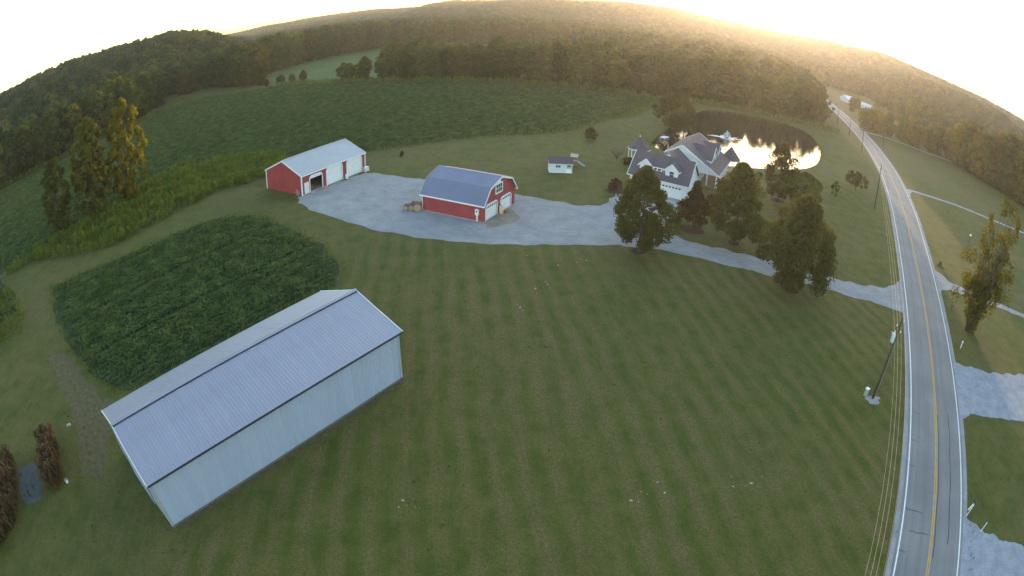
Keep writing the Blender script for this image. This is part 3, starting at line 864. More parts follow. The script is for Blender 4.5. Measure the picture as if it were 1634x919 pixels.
# ------------------------------------------------------------------ scattering by geometry nodes, for what nobody could count
def scatter(name, pts, scl, variants, label=None, cat=None, tilt=0.0, zs=None):
    me = bpy.data.meshes.new(name)
    me.vertices.add(len(pts)); me.vertices.foreach_set('co', np.asarray(pts, np.float32).ravel())
    a = me.attributes.new('scl', 'FLOAT_VECTOR', 'POINT')
    scl = np.asarray(scl, np.float32)
    if scl.ndim == 1: scl = np.repeat(scl[:, None], 3, 1)
    a.data.foreach_set('vector', scl.ravel())
    r = np.zeros((len(pts), 3), np.float32); r[:, 2] = RNG.uniform(0, 6.283, len(pts)) if zs is None else zs
    r[:, :2] = RNG.normal(0, tilt, (len(pts), 2)) if tilt else 0
    a = me.attributes.new('rot', 'FLOAT_VECTOR', 'POINT'); a.data.foreach_set('vector', r.ravel())
    me.update()
    vc = bpy.data.collections.new(name + '_kinds')
    for m_ in variants:
        vc.objects.link(bpy.data.objects.new(name + '_kind', m_))
    o = link(name, me)
    ng = bpy.data.node_groups.new(name, 'GeometryNodeTree')
    ng.interface.new_socket('Geometry', in_out='INPUT', socket_type='NodeSocketGeometry')
    ng.interface.new_socket('Geometry', in_out='OUTPUT', socket_type='NodeSocketGeometry')
    N = ng.nodes
    gi, go = N.new('NodeGroupInput'), N.new('NodeGroupOutput')
    ip = N.new('GeometryNodeInstanceOnPoints'); ci = N.new('GeometryNodeCollectionInfo')
    ci.inputs['Collection'].default_value = vc
    ci.inputs['Separate Children'].default_value = True
    ci.inputs['Reset Children'].default_value = True
    at = N.new('GeometryNodeInputNamedAttribute'); at.data_type = 'FLOAT_VECTOR'; at.inputs[0].default_value = 'scl'
    ar = N.new('GeometryNodeInputNamedAttribute'); ar.data_type = 'FLOAT_VECTOR'; ar.inputs[0].default_value = 'rot'
    e2r = N.new('FunctionNodeEulerToRotation')
    ip.inputs['Pick Instance'].default_value = True
    L = ng.links
    L.new(gi.outputs[0], ip.inputs['Points']); L.new(ci.outputs[0], ip.inputs['Instance'])
    L.new(ar.outputs[0], e2r.inputs[0]); L.new(e2r.outputs[0], ip.inputs['Rotation']); L.new(at.outputs[0], ip.inputs['Scale'])
    rv = N.new('FunctionNodeRandomValue'); rv.data_type = 'INT'
    for s_ in rv.inputs:
        if s_.name == 'Min' and s_.type == 'INT': s_.default_value = 0
        if s_.name == 'Max' and s_.type == 'INT': s_.default_value = len(variants) - 1
    ro = [s_ for s_ in rv.outputs if s_.type == 'INT'][0]
    L.new(ro, ip.inputs['Instance Index'])
    L.new(ip.outputs[0], go.inputs[0])
    md = o.modifiers.new('scatter', 'NODES'); md.node_group = ng
    return tag(o, label, cat, kind='stuff')

# hillside woods
CLEAR = [[(-214, 30), (-212, 126), (-200, 150), (-190, 170), (-188, 200), (-192, 255), (-186, 276), (-160, 296), (-160, 330), (-160, 372), (-142, 424), (-118, 462), (-58, 482), (0, 492), (44, 482),
          (52, 400), (40, 262), (50, 240), (62, 244), (100, 246), (130, 240), (150, 262), (164, 300), (210, 380), (245, 470), (300, 540), (345, 540), (360, 500), (330, 420), (300, 355), (275, 300), (258, 225), (264, 190),
          (268, 150), (256, 110), (262, 60), (262, -120), (-214, -120)]]
HOUSE_CLEAR = [(402, 560, 34), (258, 383, 34), (472, 549, 26), (503, 492, 30)]
def forest_points():
    P, S_ = [], []
    for d0, d1, sp in ((160, 420, 8.0), (420, 760, 9.5), (760, 1150, 12.5), (1150, 1700, 17), (1700, 2250, 24)):
        area = (d1 * d1 - d0 * d0) * math.radians(144) / 2
        n = int(area / (sp * sp) * 1.15)
        r = np.sqrt(RNG.uniform(d0 * d0, d1 * d1, n)); a = np.radians(RNG.uniform(-72, 72, n))
        x, y = r * np.sin(a), r * np.cos(a)
        ok = ~inside(x, y, CLEAR[0])
        ok &= seg_dist(x, y, ROAD[::4]) > 16
        for hx, hy, hr in HOUSE_CLEAR:
            ok &= np.hypot(x - hx, y - hy) > hr
        # small clearings in the woods
        g = np.sin(x * .0105 + .7) * np.sin(y * .0125 + 1.9) + .5 * np.sin(x * .023 - y * .017)
        ok &= ~((g > 1.12) & (r > 520) & (r < 1100))
        x, y = x[ok], y[ok]
        z = terrain(x, y)
        P.append(np.stack([x, y, z - .4], 1))
        S_.append((sp / 9.0) ** .75 * np.clip(RNG.normal(.95, .22, len(x)), .5, 1.5))
    return np.concatenate(P), np.concatenate(S_)
FAR = []
for k in range(5):
    kind = ('hedge', 'round', 'hedge', 'round', 'hedge')[k]
    FAR.append(crown('far_crown', 500 + k, kind, 17, .2, 5.2, 28, 44, 1.6, M['forest'], .36, 0, .1))
fp, fs = forest_points()
scatter('hillside_wood', fp, np.stack([fs * 1.05, fs * 1.05, np.minimum(fs, 1.25)], 1), FAR, 'dense mixed woodland covering the hills and far valley', 'wood')

# soybean plants in rows
def soy_clump(seed, n=46, ln=1.1, h=.75, leaf=.26):
    rng = np.random.default_rng(seed)
    P = np.stack([rng.uniform(-ln / 2, ln / 2, n), rng.normal(0, .20, n), h * rng.uniform(.25, 1.0, n) ** .7], 1)
    P[:, 2] *= 1 - (P[:, 1] / .8) ** 2
    N = np.stack([rng.normal(0, .3, n), P[:, 1] * 1.5, np.full(n, 1.0)], 1)
    return quad_mesh('soy_clump', leaf_quads(P, N, leaf, rng, .8), M['soy'])
SOYK = [soy_clump(600 + k) for k in range(5)]
ROWD = math.atan2(RD[1], RD[0])
def soy_rows(poly, row, along, scale, ang=ROWD, drop=.03):
    c_, s_ = math.cos(ang), math.sin(ang)
    pr = [(x * c_ + y * s_, -x * s_ + y * c_) for x, y in poly]
    a0, a1, b0, b1 = rng_poly(pr)
    A, B = np.meshgrid(np.arange(a0, a1, along), np.arange(b0, b1, row))
    A = A.ravel() + RNG.normal(0, .08, A.size); B = B.ravel() + RNG.normal(0, .06, B.size)
    ok = inside(A, B, pr) & (RNG.random(A.size) > drop)
    A, B = A[ok], B[ok]
    x, y = A * c_ - B * s_, A * s_ + B * c_
    # thin patches and wheel tracks
    g = np.sin(x * .35 + 2 * np.sin(y * .11)) * np.sin(y * .27 + 1.3 * np.sin(x * .09)) + RNG.normal(0, .35, len(x))
    k = np.where(g > 1.05, .45, 1.0)
    ri = np.round((B - b0) / row).astype(int)
    k = k * np.where(ri % 12 == 0, .55, 1.0) * np.where(ri % 6 == 3, .85, 1.0)
    edge = seg_dist(x, y, list(poly) + [poly[0]])
    k = k * np.clip(.30 + edge / 4.0 + RNG.normal(0, .08, len(x)), .35, 1)
    und = np.sin(x * .9 + 1.7 * np.sin(y * .31)) * np.sin(y * .7 + 1.3 * np.sin(x * .23))
    s1 = scale * RNG.uniform(.8, 1.2, len(x)) * k * (1 + .13 * und)
    return np.stack([x, y, np.zeros(len(x))], 1), s1, np.full(len(x), ang) + RNG.choice([0, PI], len(x)) + RNG.normal(0, .15, len(x))
p, s1, zr = soy_rows(SOY_A, .95, .55, 1.0)
scatter('soybean_crop', p, s1, SOYK, 'dark green soybean crop in rows beside the long white barn', 'crop', .08, zr)
p, s1, zr = soy_rows(SOY_B, 1.0, 1.15, 1.35)
scatter('soybean_crop', p, np.stack([s1, s1, s1 * .7], 1), SOYK, 'wide green soybean crop between the red barns and the hedgerow', 'crop', .08, zr)
p, s1, zr = soy_rows(SOY_C, 1.1, 1.3, 1.5)
scatter('soybean_crop', p, np.stack([s1, s1, s1 * .65], 1), SOYK, 'soybean crop behind the poplars, left of the ditch', 'crop', .08, zr)

# tall weeds
def weed_clump(seed, n=34, h=1.5, r=.55, m=None, leaf=.3):
    rng = np.random.default_rng(seed)
    z = rng.uniform(.1, 1, n) ** .8
    a = rng.uniform(0, 6.28, n); q = r * rng.uniform(.1, 1, n) * (1.1 - .6 * z)
    P = np.stack([q * np.cos(a), q * np.sin(a), z * h], 1)
    N = np.stack([np.cos(a), np.sin(a), np.full(n, .5)], 1)
    V = leaf_quads(P, N, leaf, rng, .5)
    return quad_mesh('weed_clump', V, m or M['weed'])
WEED = [weed_clump(700 + k) for k in range(4)]
def weed_points(poly, dens, s0=.7, s1=1.25):
    a0, a1, b0, b1 = rng_poly(poly)
    n = int((a1 - a0) * (b1 - b0) * dens)
    x, y = RNG.uniform(a0, a1, n), RNG.uniform(b0, b1, n)
    ok = inside(x, y, poly)
    x, y = x[ok], y[ok]
    g = 1 + .25 * np.sin(x * .5) * np.sin(y * .43)
    return np.stack([x, y, np.zeros(len(x))], 1), RNG.uniform(s0, s1, len(x)) * g
p, s_ = weed_points(DITCH, 2.2)
scatter('ditch_weeds', p, s_, WEED, 'band of tall pale green weeds along the ditch', 'weeds', .12)
def edge_weeds(line, w, dens, s0, s1):
    pts = resample(line, .5)
    P = [(x + RNG.normal(0, w), y + RNG.normal(0, w), 0) for x, y in pts for _ in range(dens)]
    return np.array(P), RNG.uniform(s0, s1, len(P))
E1 = [(-44, 112.3), (-36, 114.2), (-30.9, 116.6), (-24.2, 120.3), (-16.8, 125.1), (-6.3, 131.2), (2.1, 133.0), (10.9, 137.6), (17, 146), (22.1, 154.4), (31, 167.5), (48.2, 199.5)]
p, s_ = edge_weeds(E1, .7, 2, .4, .8)
p2, s2 = edge_weeds([(-112, 252), (-77, 241), (-53, 236), (-16, 227.5), (17, 223), (36, 218), (48, 206), (60, 210), (78, 216), (100, 210), (118, 207), (130, 206)], 1.6, 3, .8, 1.5)
p3, s3 = edge_weeds([(-202, 118), (-190, 138), (-178, 158), (-170, 190), (-158, 240)], 1.4, 3, .8, 1.6)
scatter('field_edge_weeds', np.concatenate([p, p2, p3]), np.concatenate([s_, s2, s3]), WEED, 'rough weeds fringing the big soybean field', 'weeds', .12)
STRIP2 = [(24, 157), (33, 165), (52, 200), (57, 207), (49, 203), (40, 187), (31, 168)]
p, s_ = weed_points(STRIP2, 1.6, .3, .6)
scatter('grass_strip', p, s_, WEED, 'pale green rough grass strip between far soybeans and the mown lawn', 'weeds', .12)
p, s_ = weed_points([(-77, 29), (-69.4, 33.4), (-67.4, 40.4), (-72.4, 45.6), (-84, 51), (-90, 44), (-86, 34)], 2.0, .5, .9)
scatter('verge_weeds', p, s_, WEED, 'weeds at the left edge beside the worn track', 'weeds', .12)
p, s_ = edge_weeds([road_pt(k, -1.3) for k in (4, 30, 60)], .25, 1, .10, .22)
p2, s2 = edge_weeds([road_pt(k, ROAD_W + 1.5) for k in (0, 30, 44)], .3, 1, .12, .3)
p3, s3 = edge_weeds([road_pt(k, ROAD_W + 1.4) for k in (66, 90)], .3, 1, .12, .3)
scatter('roadside_weeds', np.concatenate([p, p2, p3]), np.concatenate([s_, s2, s3]), WEED, 'sparse low weeds along the road edges', 'weeds', .12)
p, s_ = edge_weeds([(-24.0, 18.7), (-16, 30.2), (-8.9, 40.9)], .16, 1, .08, .26)
keep = RNG.random(len(p)) < .6
scatter('barn_foot_weeds', p[keep], s_[keep], WEED, 'straggling weeds along the foot of the long white barn', 'weeds', .15)
p, s_ = edge_weeds(list(POND) + [POND[0]], .35, 2, .10, .38)
keep = (np.sin(p[:, 0] * .31) * np.sin(p[:, 1] * .27) + RNG.normal(0, .5, len(p))) > -.1
scatter('shore_grass', p[keep], s_[keep], WEED, 'tufts of longer grass fringing the pond shore', 'grass', .15)
def maize(seed, m, h=2.0, n=11):
    rng = np.random.default_rng(seed); V = []
    for k in range(n):
        a = rng.uniform(0, 6.28); z = rng.uniform(.15, .95) * h; ln = rng.uniform(.35, .7)
        d = np.array([math.cos(a), math.sin(a), 0]); s_ = np.array([-d[1], d[0], 0]) * .06
        p0 = np.array([0, 0, z]); p1 = p0 + d * ln * .5 + [0, 0, .22]; p2 = p0 + d * ln - [0, 0, .1]
        V += [[p0 - s_, p0 + s_, p1 + s_, p1 - s_], [p1 - s_, p1 + s_, p2 + s_ * .2, p2 - s_ * .2]]
    w = .03
    for q in ((w, 0), (0, w)):
        V.append([[-q[0], -q[1], 0], [q[0], q[1], 0], [q[0] * .5, q[1] * .5, h], [-q[0] * .5, -q[1] * .5, h]])
    return quad_mesh('maize_stalk', np.array(V), m)
MAIZE = [maize(720 + k, M['maize'], 1.5) for k in range(3)]
ax_, ay_, bx_, by_ = -72, -20, 33, 80
x, y = RNG.uniform(-70, -20, 900), RNG.uniform(33, 80, 900)
ok = inside(x, y, SOY_A) & (np.sin(x * .4 + y * .2) + np.sin(y * .33 - x * .15) + RNG.normal(0, .5, 900) > 1.15)
x2, y2 = RNG.uniform(-140, 45, 1500), RNG.uniform(110, 235, 1500)
ok2 = inside(x2, y2, SOY_B) & (np.sin(x2 * .11 + y2 * .05) + np.sin(y2 * .13 - x2 * .06) + RNG.normal(0, .4, 1500) > 1.45)
x, y = np.concatenate([x[ok], x2[ok2]]), np.concatenate([y[ok], y2[ok2]])
sc_ = np.concatenate([RNG.uniform(.6, 1.0, ok.sum()), RNG.uniform(.9, 1.5, ok2.sum())])
scatter('volunteer_maize', np.stack([x, y, np.zeros(len(x))], 1), sc_, MAIZE, 'scattered yellow green maize plants standing above the soybeans', 'crop', .15)
# the dried corn plots at lower left
CORN = [maize(740 + k, M['corn'], 2.1, 16) for k in range(4)]
for poly, lab in (([(-44.4, 22.8), (-42.4, 23.8), (-37.8, 19.8), (-38.2, 17.2), (-40.4, 18.8), (-42.2, 20.8)], 'brown dried corn plot standing right of the grey patch'),
                  ([(-48.4, 16.6), (-46.4, 18.6), (-43.0, 14.6), (-41.0, 11.6), (-42.5, 6.6), (-51, 5)], 'brown dried corn plot at the left edge of the picture')):
    a0, a1, b0, b1 = rng_poly(poly)
    X, Y = np.meshgrid(np.arange(a0, a1, .30), np.arange(b0, b1, .42))
    X = X.ravel() + RNG.normal(0, .08, X.size); Y = Y.ravel() + RNG.normal(0, .05, Y.size)
    ok = inside(X, Y, poly)
    scatter('dried_corn', np.stack([X[ok], Y[ok], np.zeros(ok.sum())], 1), RNG.uniform(.85, 1.3, ok.sum()), CORN, lab, 'corn', .12)
sheet('bare_garden_patch', [(-45.6, 17.8), (-44.2, 20.0), (-42.0, 19.0), (-39.6, 16.4), (-40.2, 15.2), (-42.2, 14.6)], .03, simple('grey_garden_soil', (.105, .098, .094), (.060, .060, .050), .95, 1.5, obj=False, bumpy=.6), .1, .5)
p, s_ = weed_points([(-43.4, 17.6), (-42.2, 17.9), (-40.6, 15.8), (-41.6, 15.2)], 4, .3, .55)
scatter('garden_greens', p, s_, WEED, 'small patch of green garden plants between the dried corn plots', 'plants', .12)

# odd tufts of longer grass and weeds in the lawns near the camera
NEAR_ALL = [(-75, 2), (-75, 36), (-60, 36), (-40, 31), (-22, 57), (-19, 61), (-20, 70), (-11, 70), (4, 69), (14, 70.5), (24, 67.5), (40, 61), (52, 54.5), road_pt(66, -1.3), road_pt(0, -1.3), road_pt(-14, -1.3), (-20, 2)]
BARN_PLAN = [(-24.2, 19.0), (-8.6, 40.6), (-17.6, 46.8), (-33.0, 25.2)]
TUFT = [weed_clump(760 + k, 26, 1.0, .9, M['tuft'], .5) for k in range(4)]
p, s_ = weed_points(NEAR_ALL, .55, .05, .12)
g = np.sin(p[:, 0] * .21 + 1.1) * np.sin(p[:, 1] * .17) + RNG.normal(0, .7, len(p))
ok = ~inside(p[:, 0], p[:, 1], BARN_PLAN) & ~inside(p[:, 0], p[:, 1], SOY_A) & (g > .1)
scatter('lawn_tufts', p[ok], s_[ok] * np.where(RNG.random(ok.sum()) < .06, 1.8, 1), TUFT, 'small tufts of longer grass dotted over the mown lawn', 'grass', .2)
q, s_ = weed_points([(-71.5, 52.0), (-61.2, 62.8), (-52.3, 74.4), (-45.1, 79.4), (-32.8, 74.0), (-24.6, 67.4), (-19.2, 57.0), (-25.5, 45.5), (-38.4, 32.2), (-52.1, 37.8), (-64, 46)], .01, .2, .3)
q, s_ = edge_weeds(list(SOY_A) + [SOY_A[0]], .55, 2, .18, .45)
scatter('crop_margin_weeds', q, s_, WEED, 'ragged weedy margin around the near soybean patch', 'weeds', .15)

# ------------------------------------------------------------------ pond and fountain
me = bpy.data.meshes.new('pond_water')
_n = len(POND); _cx = sum(p[0] for p in POND) / _n; _cy = sum(p[1] for p in POND) / _n
me.from_pydata([(_cx + (x - _cx) * .988, _cy + (y - _cy) * .988, -.20) for x, y in POND], [], [tuple(range(_n))])
me.update()
if me.polygons[0].normal.z < 0: me.flip_normals()
wm, nt, bs = new_mat('pond_water')
bs.inputs['Base Color'].default_value = (.030, .026, .014, 1)
bs.inputs['Roughness'].default_value = .03
bs.inputs['IOR'].default_value = 1.33
bs.inputs['Specular IOR Level'].default_value = .6
_p = world_pos(nt)
bump(nt, bs, math_n(nt, 'ADD', noise(nt, _p, .55, 3), math_n(nt, 'MULTIPLY', noise(nt, _p, 2.5, 2), .3)), .16, .10)
me.materials.append(wm)
tag(link('pond_water', me), kind='structure')

foam_m, nt, bs = new_mat('fountain_water')
bs.inputs['Base Color'].default_value = (.80, .86, .92, 1)
bs.inputs['Roughness'].default_value = .35
bs.inputs['Transmission Weight'].default_value = .25
ft = thing('fountain', 'white spraying fountain floating in the middle of the pond', 'fountain', (58.0, 152.5, -.2))
b = MB(); b.lathe([(.55, -.15), (.6, 0), (.5, .14), (.2, .18)], 14); b.build('float', M['dark'], ft)
rf = np.random.default_rng(3)
b = MB()
for k in range(26):
    a = k * 2.4; sp = rf.uniform(.10, 1.0); R_ = 1.9 * sp; Hh = rf.uniform(1.5, 2.3) * (1.1 - .65 * sp)
    pts = [(R_ * t * math.cos(a), R_ * t * math.sin(a), 4 * Hh * t * (1 - t) + .12 * (1 - t)) for t in np.linspace(0, 1, 7)]
    b.tube(pts, [.02, .022, .026, .03, .03, .026, .02], 4)
for k in range(160):
    a = rf.uniform(0, 6.28); t = rf.uniform(.05, 1); r_ = 2.2 * t * rf.uniform(.3, 1)
    c_ = Vector((r_ * math.cos(a), r_ * math.sin(a), rf.uniform(.05, 2.0) * (1.05 - t)))
    q = rf.uniform(.015, .045)
    b.hexa([c_ + Vector(v) * q for v in ((-1, -1, -1), (1, -1, -1), (1, 1, -1), (-1, 1, -1), (-1, -1, 1), (1, -1, 1), (1, 1, 1), (-1, 1, 1))])
b.build('spray', foam_m, ft)
b = MB()
for k in range(16):
    a = k * PI / 8 + rf.uniform(-.1, .1); ln = rf.uniform(2.2, 3.6)
    if k in (0, 8): ln = 6.3
    if k in (1, 7): ln = 4.8
    w = rf.uniform(.25, .5)
    d = Vector((math.cos(a), math.sin(a), 0)); n_ = Vector((-d.y, d.x, 0))
    pts = []
    for j in range(9):
        t = j / 8; pts.append((d * (ln * t) , w * math.sin(PI * min(1, t * 1.02)) ** .6 * rf.uniform(.7, 1.2) + .02))
    top = [p + n_ * q + Vector((0, 0, .03)) for p, q in pts]; bot = [p - n_ * q + Vector((0, 0, .03)) for p, q in pts]
    for j in range(8):
        b.face([bot[j], bot[j + 1], top[j + 1], top[j]])
b.build('foam', foam_m, ft)
b = MB(); b.box(-1.3, 1.3, -.7, .7, .1, .22)
for sx in (-1.1, 1.1):
    for sy in (-.5, .5): b.box(sx - .06, sx + .06, sy - .06, sy + .06, -.7, .1)
for k in range(9): b.box(-1.29 + k * .288, -1.29 + k * .288 + .26, -.72, .72, .22, .255)
o = b.build('dock', M['white'], None, (36.6, 141.5, -.05), .9); tag(o, 'small pale dock at the left shore of the pond', 'dock')

# ------------------------------------------------------------------ building helpers
def place(parent, mb, name, m=None):
    return mb.build(name, m, parent)

def opening_wall(b, x0, x1, z0, z1, y0, y1, holes):
    """wall along x between y0 and y1 with rectangular holes (hx0,hx1,hz0,hz1), solid elsewhere"""
    xs = sorted({x0, x1, *[h[0] for h in holes], *[h[1] for h in holes]})
    for xa, xb in zip(xs[:-1], xs[1:]):
        hs = sorted([h for h in holes if h[0] <= xa + 1e-6 and h[1] >= xb - 1e-6], key=lambda h: h[2])
        z = z0
        for h in hs:
            if h[2] > z + 1e-4: b.box(xa, xb, y0, y1, z, h[2])
            z = h[3]
        if z1 > z + 1e-4: b.box(xa, xb, y0, y1, z, z1)

def window(parent, o, u, n, w, h, nx=1, ny=2, frame=.09, m=None, name='window'):
    """o = lower left corner on the wall, u = along the wall, n = outward; frame proud of the wall, pane behind it"""
    o, u, n = Vector(o), Vector(u).normalized(), Vector(n).normalized(); z = Vector((0, 0, 1))
    b = MB()
    def rect(a0, a1, z0, z1, d0, d1):
        p = lambda a, zz, d: o + u * a + z * zz + n * d
        b.hexa([p(a0, z0, d0), p(a1, z0, d0), p(a1, z0, d1), p(a0, z0, d1), p(a0, z1, d0), p(a1, z1, d0), p(a1, z1, d1), p(a0, z1, d1)])
    rect(-frame, 0, -frame, h + frame, .005, .07); rect(w, w + frame, -frame, h + frame, .005, .07)
    rect(0, w, h, h + frame, .005, .068); rect(0, w, -frame, 0, .005, .085)
    t = .05
    for k in range(1, nx): rect(w * k / nx - t / 2, w * k / nx + t / 2, 0, h, .01, .05)
    for k in range(1, ny): rect(0, w, h * k / ny - t / 2, h * k / ny + t / 2, .01, .047)
    f = b.build(name, m or M['white'], parent)
    for i in range(nx):
        for j in range(ny):
            g = MB(); p = lambda a, zz: o + u * a + z * zz + n * .014
            g.face([p(w * i / nx + .03, h * j / ny + .03), p(w * (i + 1) / nx - .03, h * j / ny + .03), p(w * (i + 1) / nx - .03, h * (j + 1) / ny - .03), p(w * i / nx + .03, h * (j + 1) / ny - .03)])
            me = g.mesh('pane', M['glass'])
            link('pane', me, f)
    return f

def overhead_door(parent, o, u, n, w, h, rows=4, cols=4, lights=0, m=None, chamfer=0.0, name='garage_door'):
    """sectional door made of raised panels, with an optional row of lights"""
    o, u, n = Vector(o), Vector(u).normalized(), Vector(n).normalized(); z = Vector((0, 0, 1))
    b = MB()
    def rect(mb, a0, a1, z0, z1, d0, d1):
        p = lambda a, zz, d: o + u * a + z * zz + n * d
        mb.hexa([p(a0, z0, d0), p(a1, z0, d0), p(a1, z0, d1), p(a0, z0, d1), p(a0, z1, d0), p(a1, z1, d0), p(a1, z1, d1), p(a0, z1, d1)])
    for r in range(rows):
        rect(b, 0, w, h * r / rows + .008, h * (r + 1) / rows - .008, -.06, 0)
        for c_ in range(cols):
            a0, a1 = w * c_ / cols + .07, w * (c_ + 1) / cols - .07
            rect(b, a0, a1, h * r / rows + .08, h * (r + 1) / rows - .08, 0, .018)
    d = b.build(name, m or M['white'], parent)
    if lights:
        for k in range(lights):
            g = MB(); a0, a1 = w * (k + .18) / lights, w * (k + .82) / lights
            rect(g, a0, a1, h * .80, h * .92, .019, .026)
            g.build('light', M['glass'], d)
    return d

def rib_panel(name, w, length, m, pitch=.308, depth=.045):
    """one ribbed steel sheet in the local xz plane, facing -y"""
    n = max(1, round(w / pitch)); p = w / n
    prof = []
    for k in range(n):
        x = k * p
        prof += [(x, 0), (x + p * .62, 0), (x + p * .72, depth), (x + p * .90, depth)]
    prof.append((w, 0))
    me = bpy.data.meshes.new(name)
    V = [(x, -d, 0) for x, d in prof] + [(x, -d, length) for x, d in prof]
    k = len(prof)
    me.from_pydata(V, [], [(i, i + 1, k + i + 1, k + i) for i in range(k - 1)])
    me.materials.append(m); me.update()
    return me

# ------------------------------------------------------------------ the long white barn
BL, BW, BE, BR = 25.89, 10.57, 4.86, 6.70
barn = thing('metal_barn', 'long white corrugated metal barn with a pale grey roof, nearest building', 'barn', (-23.697, 19.33, 0), .973)
NP = 28; PW = BL / NP
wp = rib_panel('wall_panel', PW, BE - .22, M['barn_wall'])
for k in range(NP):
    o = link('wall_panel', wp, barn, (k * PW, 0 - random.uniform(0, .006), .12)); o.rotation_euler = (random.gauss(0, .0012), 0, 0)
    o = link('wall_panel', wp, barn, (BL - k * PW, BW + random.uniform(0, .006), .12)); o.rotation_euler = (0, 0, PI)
OV = .28
sl = math.hypot(BW / 2 + OV, (BR - BE) * (BW / 2 + OV) / (BW / 2))
pitch_a = math.atan2(BR - BE, BW / 2)
RW = (BL + .5) / NP
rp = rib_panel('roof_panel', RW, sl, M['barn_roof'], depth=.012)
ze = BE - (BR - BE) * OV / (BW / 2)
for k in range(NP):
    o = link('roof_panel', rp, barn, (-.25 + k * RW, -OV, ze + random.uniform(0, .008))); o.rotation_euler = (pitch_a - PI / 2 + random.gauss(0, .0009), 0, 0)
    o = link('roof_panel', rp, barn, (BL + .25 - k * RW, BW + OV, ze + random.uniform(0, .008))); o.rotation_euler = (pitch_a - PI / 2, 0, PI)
for x, sg in ((0, -1), (BL, 1)):
    b = MB()
    nseg = 44
    for i in range(nseg):
        y0, y1 = BW * i / nseg, BW * (i + 1) / nseg
        zt = lambda y: BE - .12 + (BR - BE) * (1 - abs(y - BW / 2) / (BW / 2))
        off = .02 * sg if i % 4 == 3 else 0
        if sg < 0 and 3.1 < y0 < 7.4: zb = lambda y: 4.2
        else: zb = lambda y: .12
        b.face([(x + off, y0, zb(y0)), (x + off, y1, zb(y1)), (x + off, y1, zt(y1)), (x + off, y0, zt(y0))])
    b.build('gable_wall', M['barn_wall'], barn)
b = MB()
for dx in (0, 2.16):
    b.box(-.10, -.05, 3.08 + dx, 3.08 + dx + 2.14, .08, 4.25)
    for k in range(9): b.box(-.125, -.10, 3.12 + dx + k * .24, 3.16 + dx + k * .24, .08, 4.25)
b.build('sliding_door', M['barn_wall'], barn)
b = MB(); b.bar((-.12, 2.6, 4.33), (-.12, 7.9, 4.33), .1, .12); b.build('door_track', M['steel'], barn)
b = MB()   # ridge vent cap, raised above the near slope
b.slab([(-.28, BW / 2 - .20, BR + .06), (BL + .28, BW / 2 - .20, BR + .06), (BL + .28, BW / 2 + .02, BR + .16), (-.28, BW / 2 + .02, BR + .16)], .02)
b.slab([(-.28, BW / 2 + .02, BR + .16), (BL + .28, BW / 2 + .02, BR + .16), (BL + .28, BW / 2 + .34, BR + .01), (-.28, BW / 2 + .34, BR + .01)], .02)
b.build('ridge_cap', M['barn_roof'], barn)
b = MB(); b.box(-.2, BL + .2, BW / 2 - .23, BW / 2 - .17, BR - .10, BR + .045); b.build('ridge_gap_shade', M['dark'], barn)  # dark strip standing in for the shade under the ridge cap
b = MB(); b.box(-.27, BL + .27, -OV - .05, -OV + .04, ze - .16, ze - .02); b.build('eave_strip', M['dark'], barn)  # dark strip along each long eave
b = MB(); b.box(-.27, BL + .27, BW + OV - .04, BW + OV + .05, ze - .16, ze - .02); b.build('eave_strip', M['dark'], barn)
for x0, x1 in ((-.30, -.24), (BL + .24, BL + .30)):
    for s_ in (0, 1):
        ya, yb = (-OV, BW / 2) if s_ == 0 else (BW + OV, BW / 2)
        b = MB(); b.hexa([(x0, ya, ze - .13), (x1, ya, ze - .13), (x1, yb, BR - .13), (x0, yb, BR - .13), (x0, ya, ze + .05), (x1, ya, ze + .05), (x1, yb, BR + .05), (x0, yb, BR + .05)])
        b.build('rake_trim', M['white'], barn)
for x, y in ((0, 0), (BL, 0), (0, BW), (BL, BW)):
    b = MB(); sx, sy = (-1 if x == 0 else 1), (-1 if y == 0 else 1)
    b.box(min(x, x + sx * .05) - (.12 if sx > 0 else 0), max(x, x + sx * .05) + (.12 if sx < 0 else 0), min(y + sy * .028, y + sy * .06), max(y + sy * .028, y + sy * .06), .1, BE - .12)
    b.build('corner_trim', M['steel'], barn)
b = MB(); b.box(-.05, BL + .05, -.09, -.03, -.05, .17); b.box(-.05, BL + .05, BW + .03, BW + .09, -.05, .17); b.build('skirt_board', simple('weathered_board', (.16, .145, .13), (.10, .09, .08), .9, 3), barn)
sheet('barn_drip_line', [(-24.3, 18.7), (-23.4, 18.75), (-8.75, 40.3), (-8.2, 41.2), (-8.9, 41.7), (-9.4, 41.2)], .02, M['dirt'], .10, .5)

# ------------------------------------------------------------------ red machine shed with three doors
RL, RWd, RE, RR = 16.0, 10.55, 3.62, 5.75
shed = thing('red_machine_shed', 'red metal shed with three white overhead doors and a pale grey roof', 'barn', (-35.40, 88.66, 0), 1.067)
b = MB()
D_OPEN, D2, D3, WALK = (1.95, 4.85, 0, 2.9), (6.05, 9.9, 0, 3.2), (11.2, 15.05, 0, 3.2), (.66, 1.54, 0, 2.02)
opening_wall(b, 0, RL, 0, RE - .05, 0, .15, [WALK, D_OPEN, D2, D3])
b.box(0, RL, RWd - .15, RWd, 0, RE - .05)
b.build('wall', M['red'], shed)
for x0, x1 in ((0, .15), (RL - .15, RL)):
    b = MB()
    b.prism([(x0, y, z) for y, z in ((.15, 0), (RWd - .15, 0), (RWd - .15, RE - .03), (RWd / 2, RR - .12), (.15, RE - .03))], [(x1, y, z) for y, z in ((.15, 0), (RWd - .15, 0), (RWd - .15, RE - .03), (RWd / 2, RR - .12), (.15, RE - .03))])
    b.build('gable_wall', M['red_side'], shed)
b = MB(); b.box(.15, RL - .15, .15, RWd - .15, -.05, .04); b.build('floor', M['concrete'], shed)
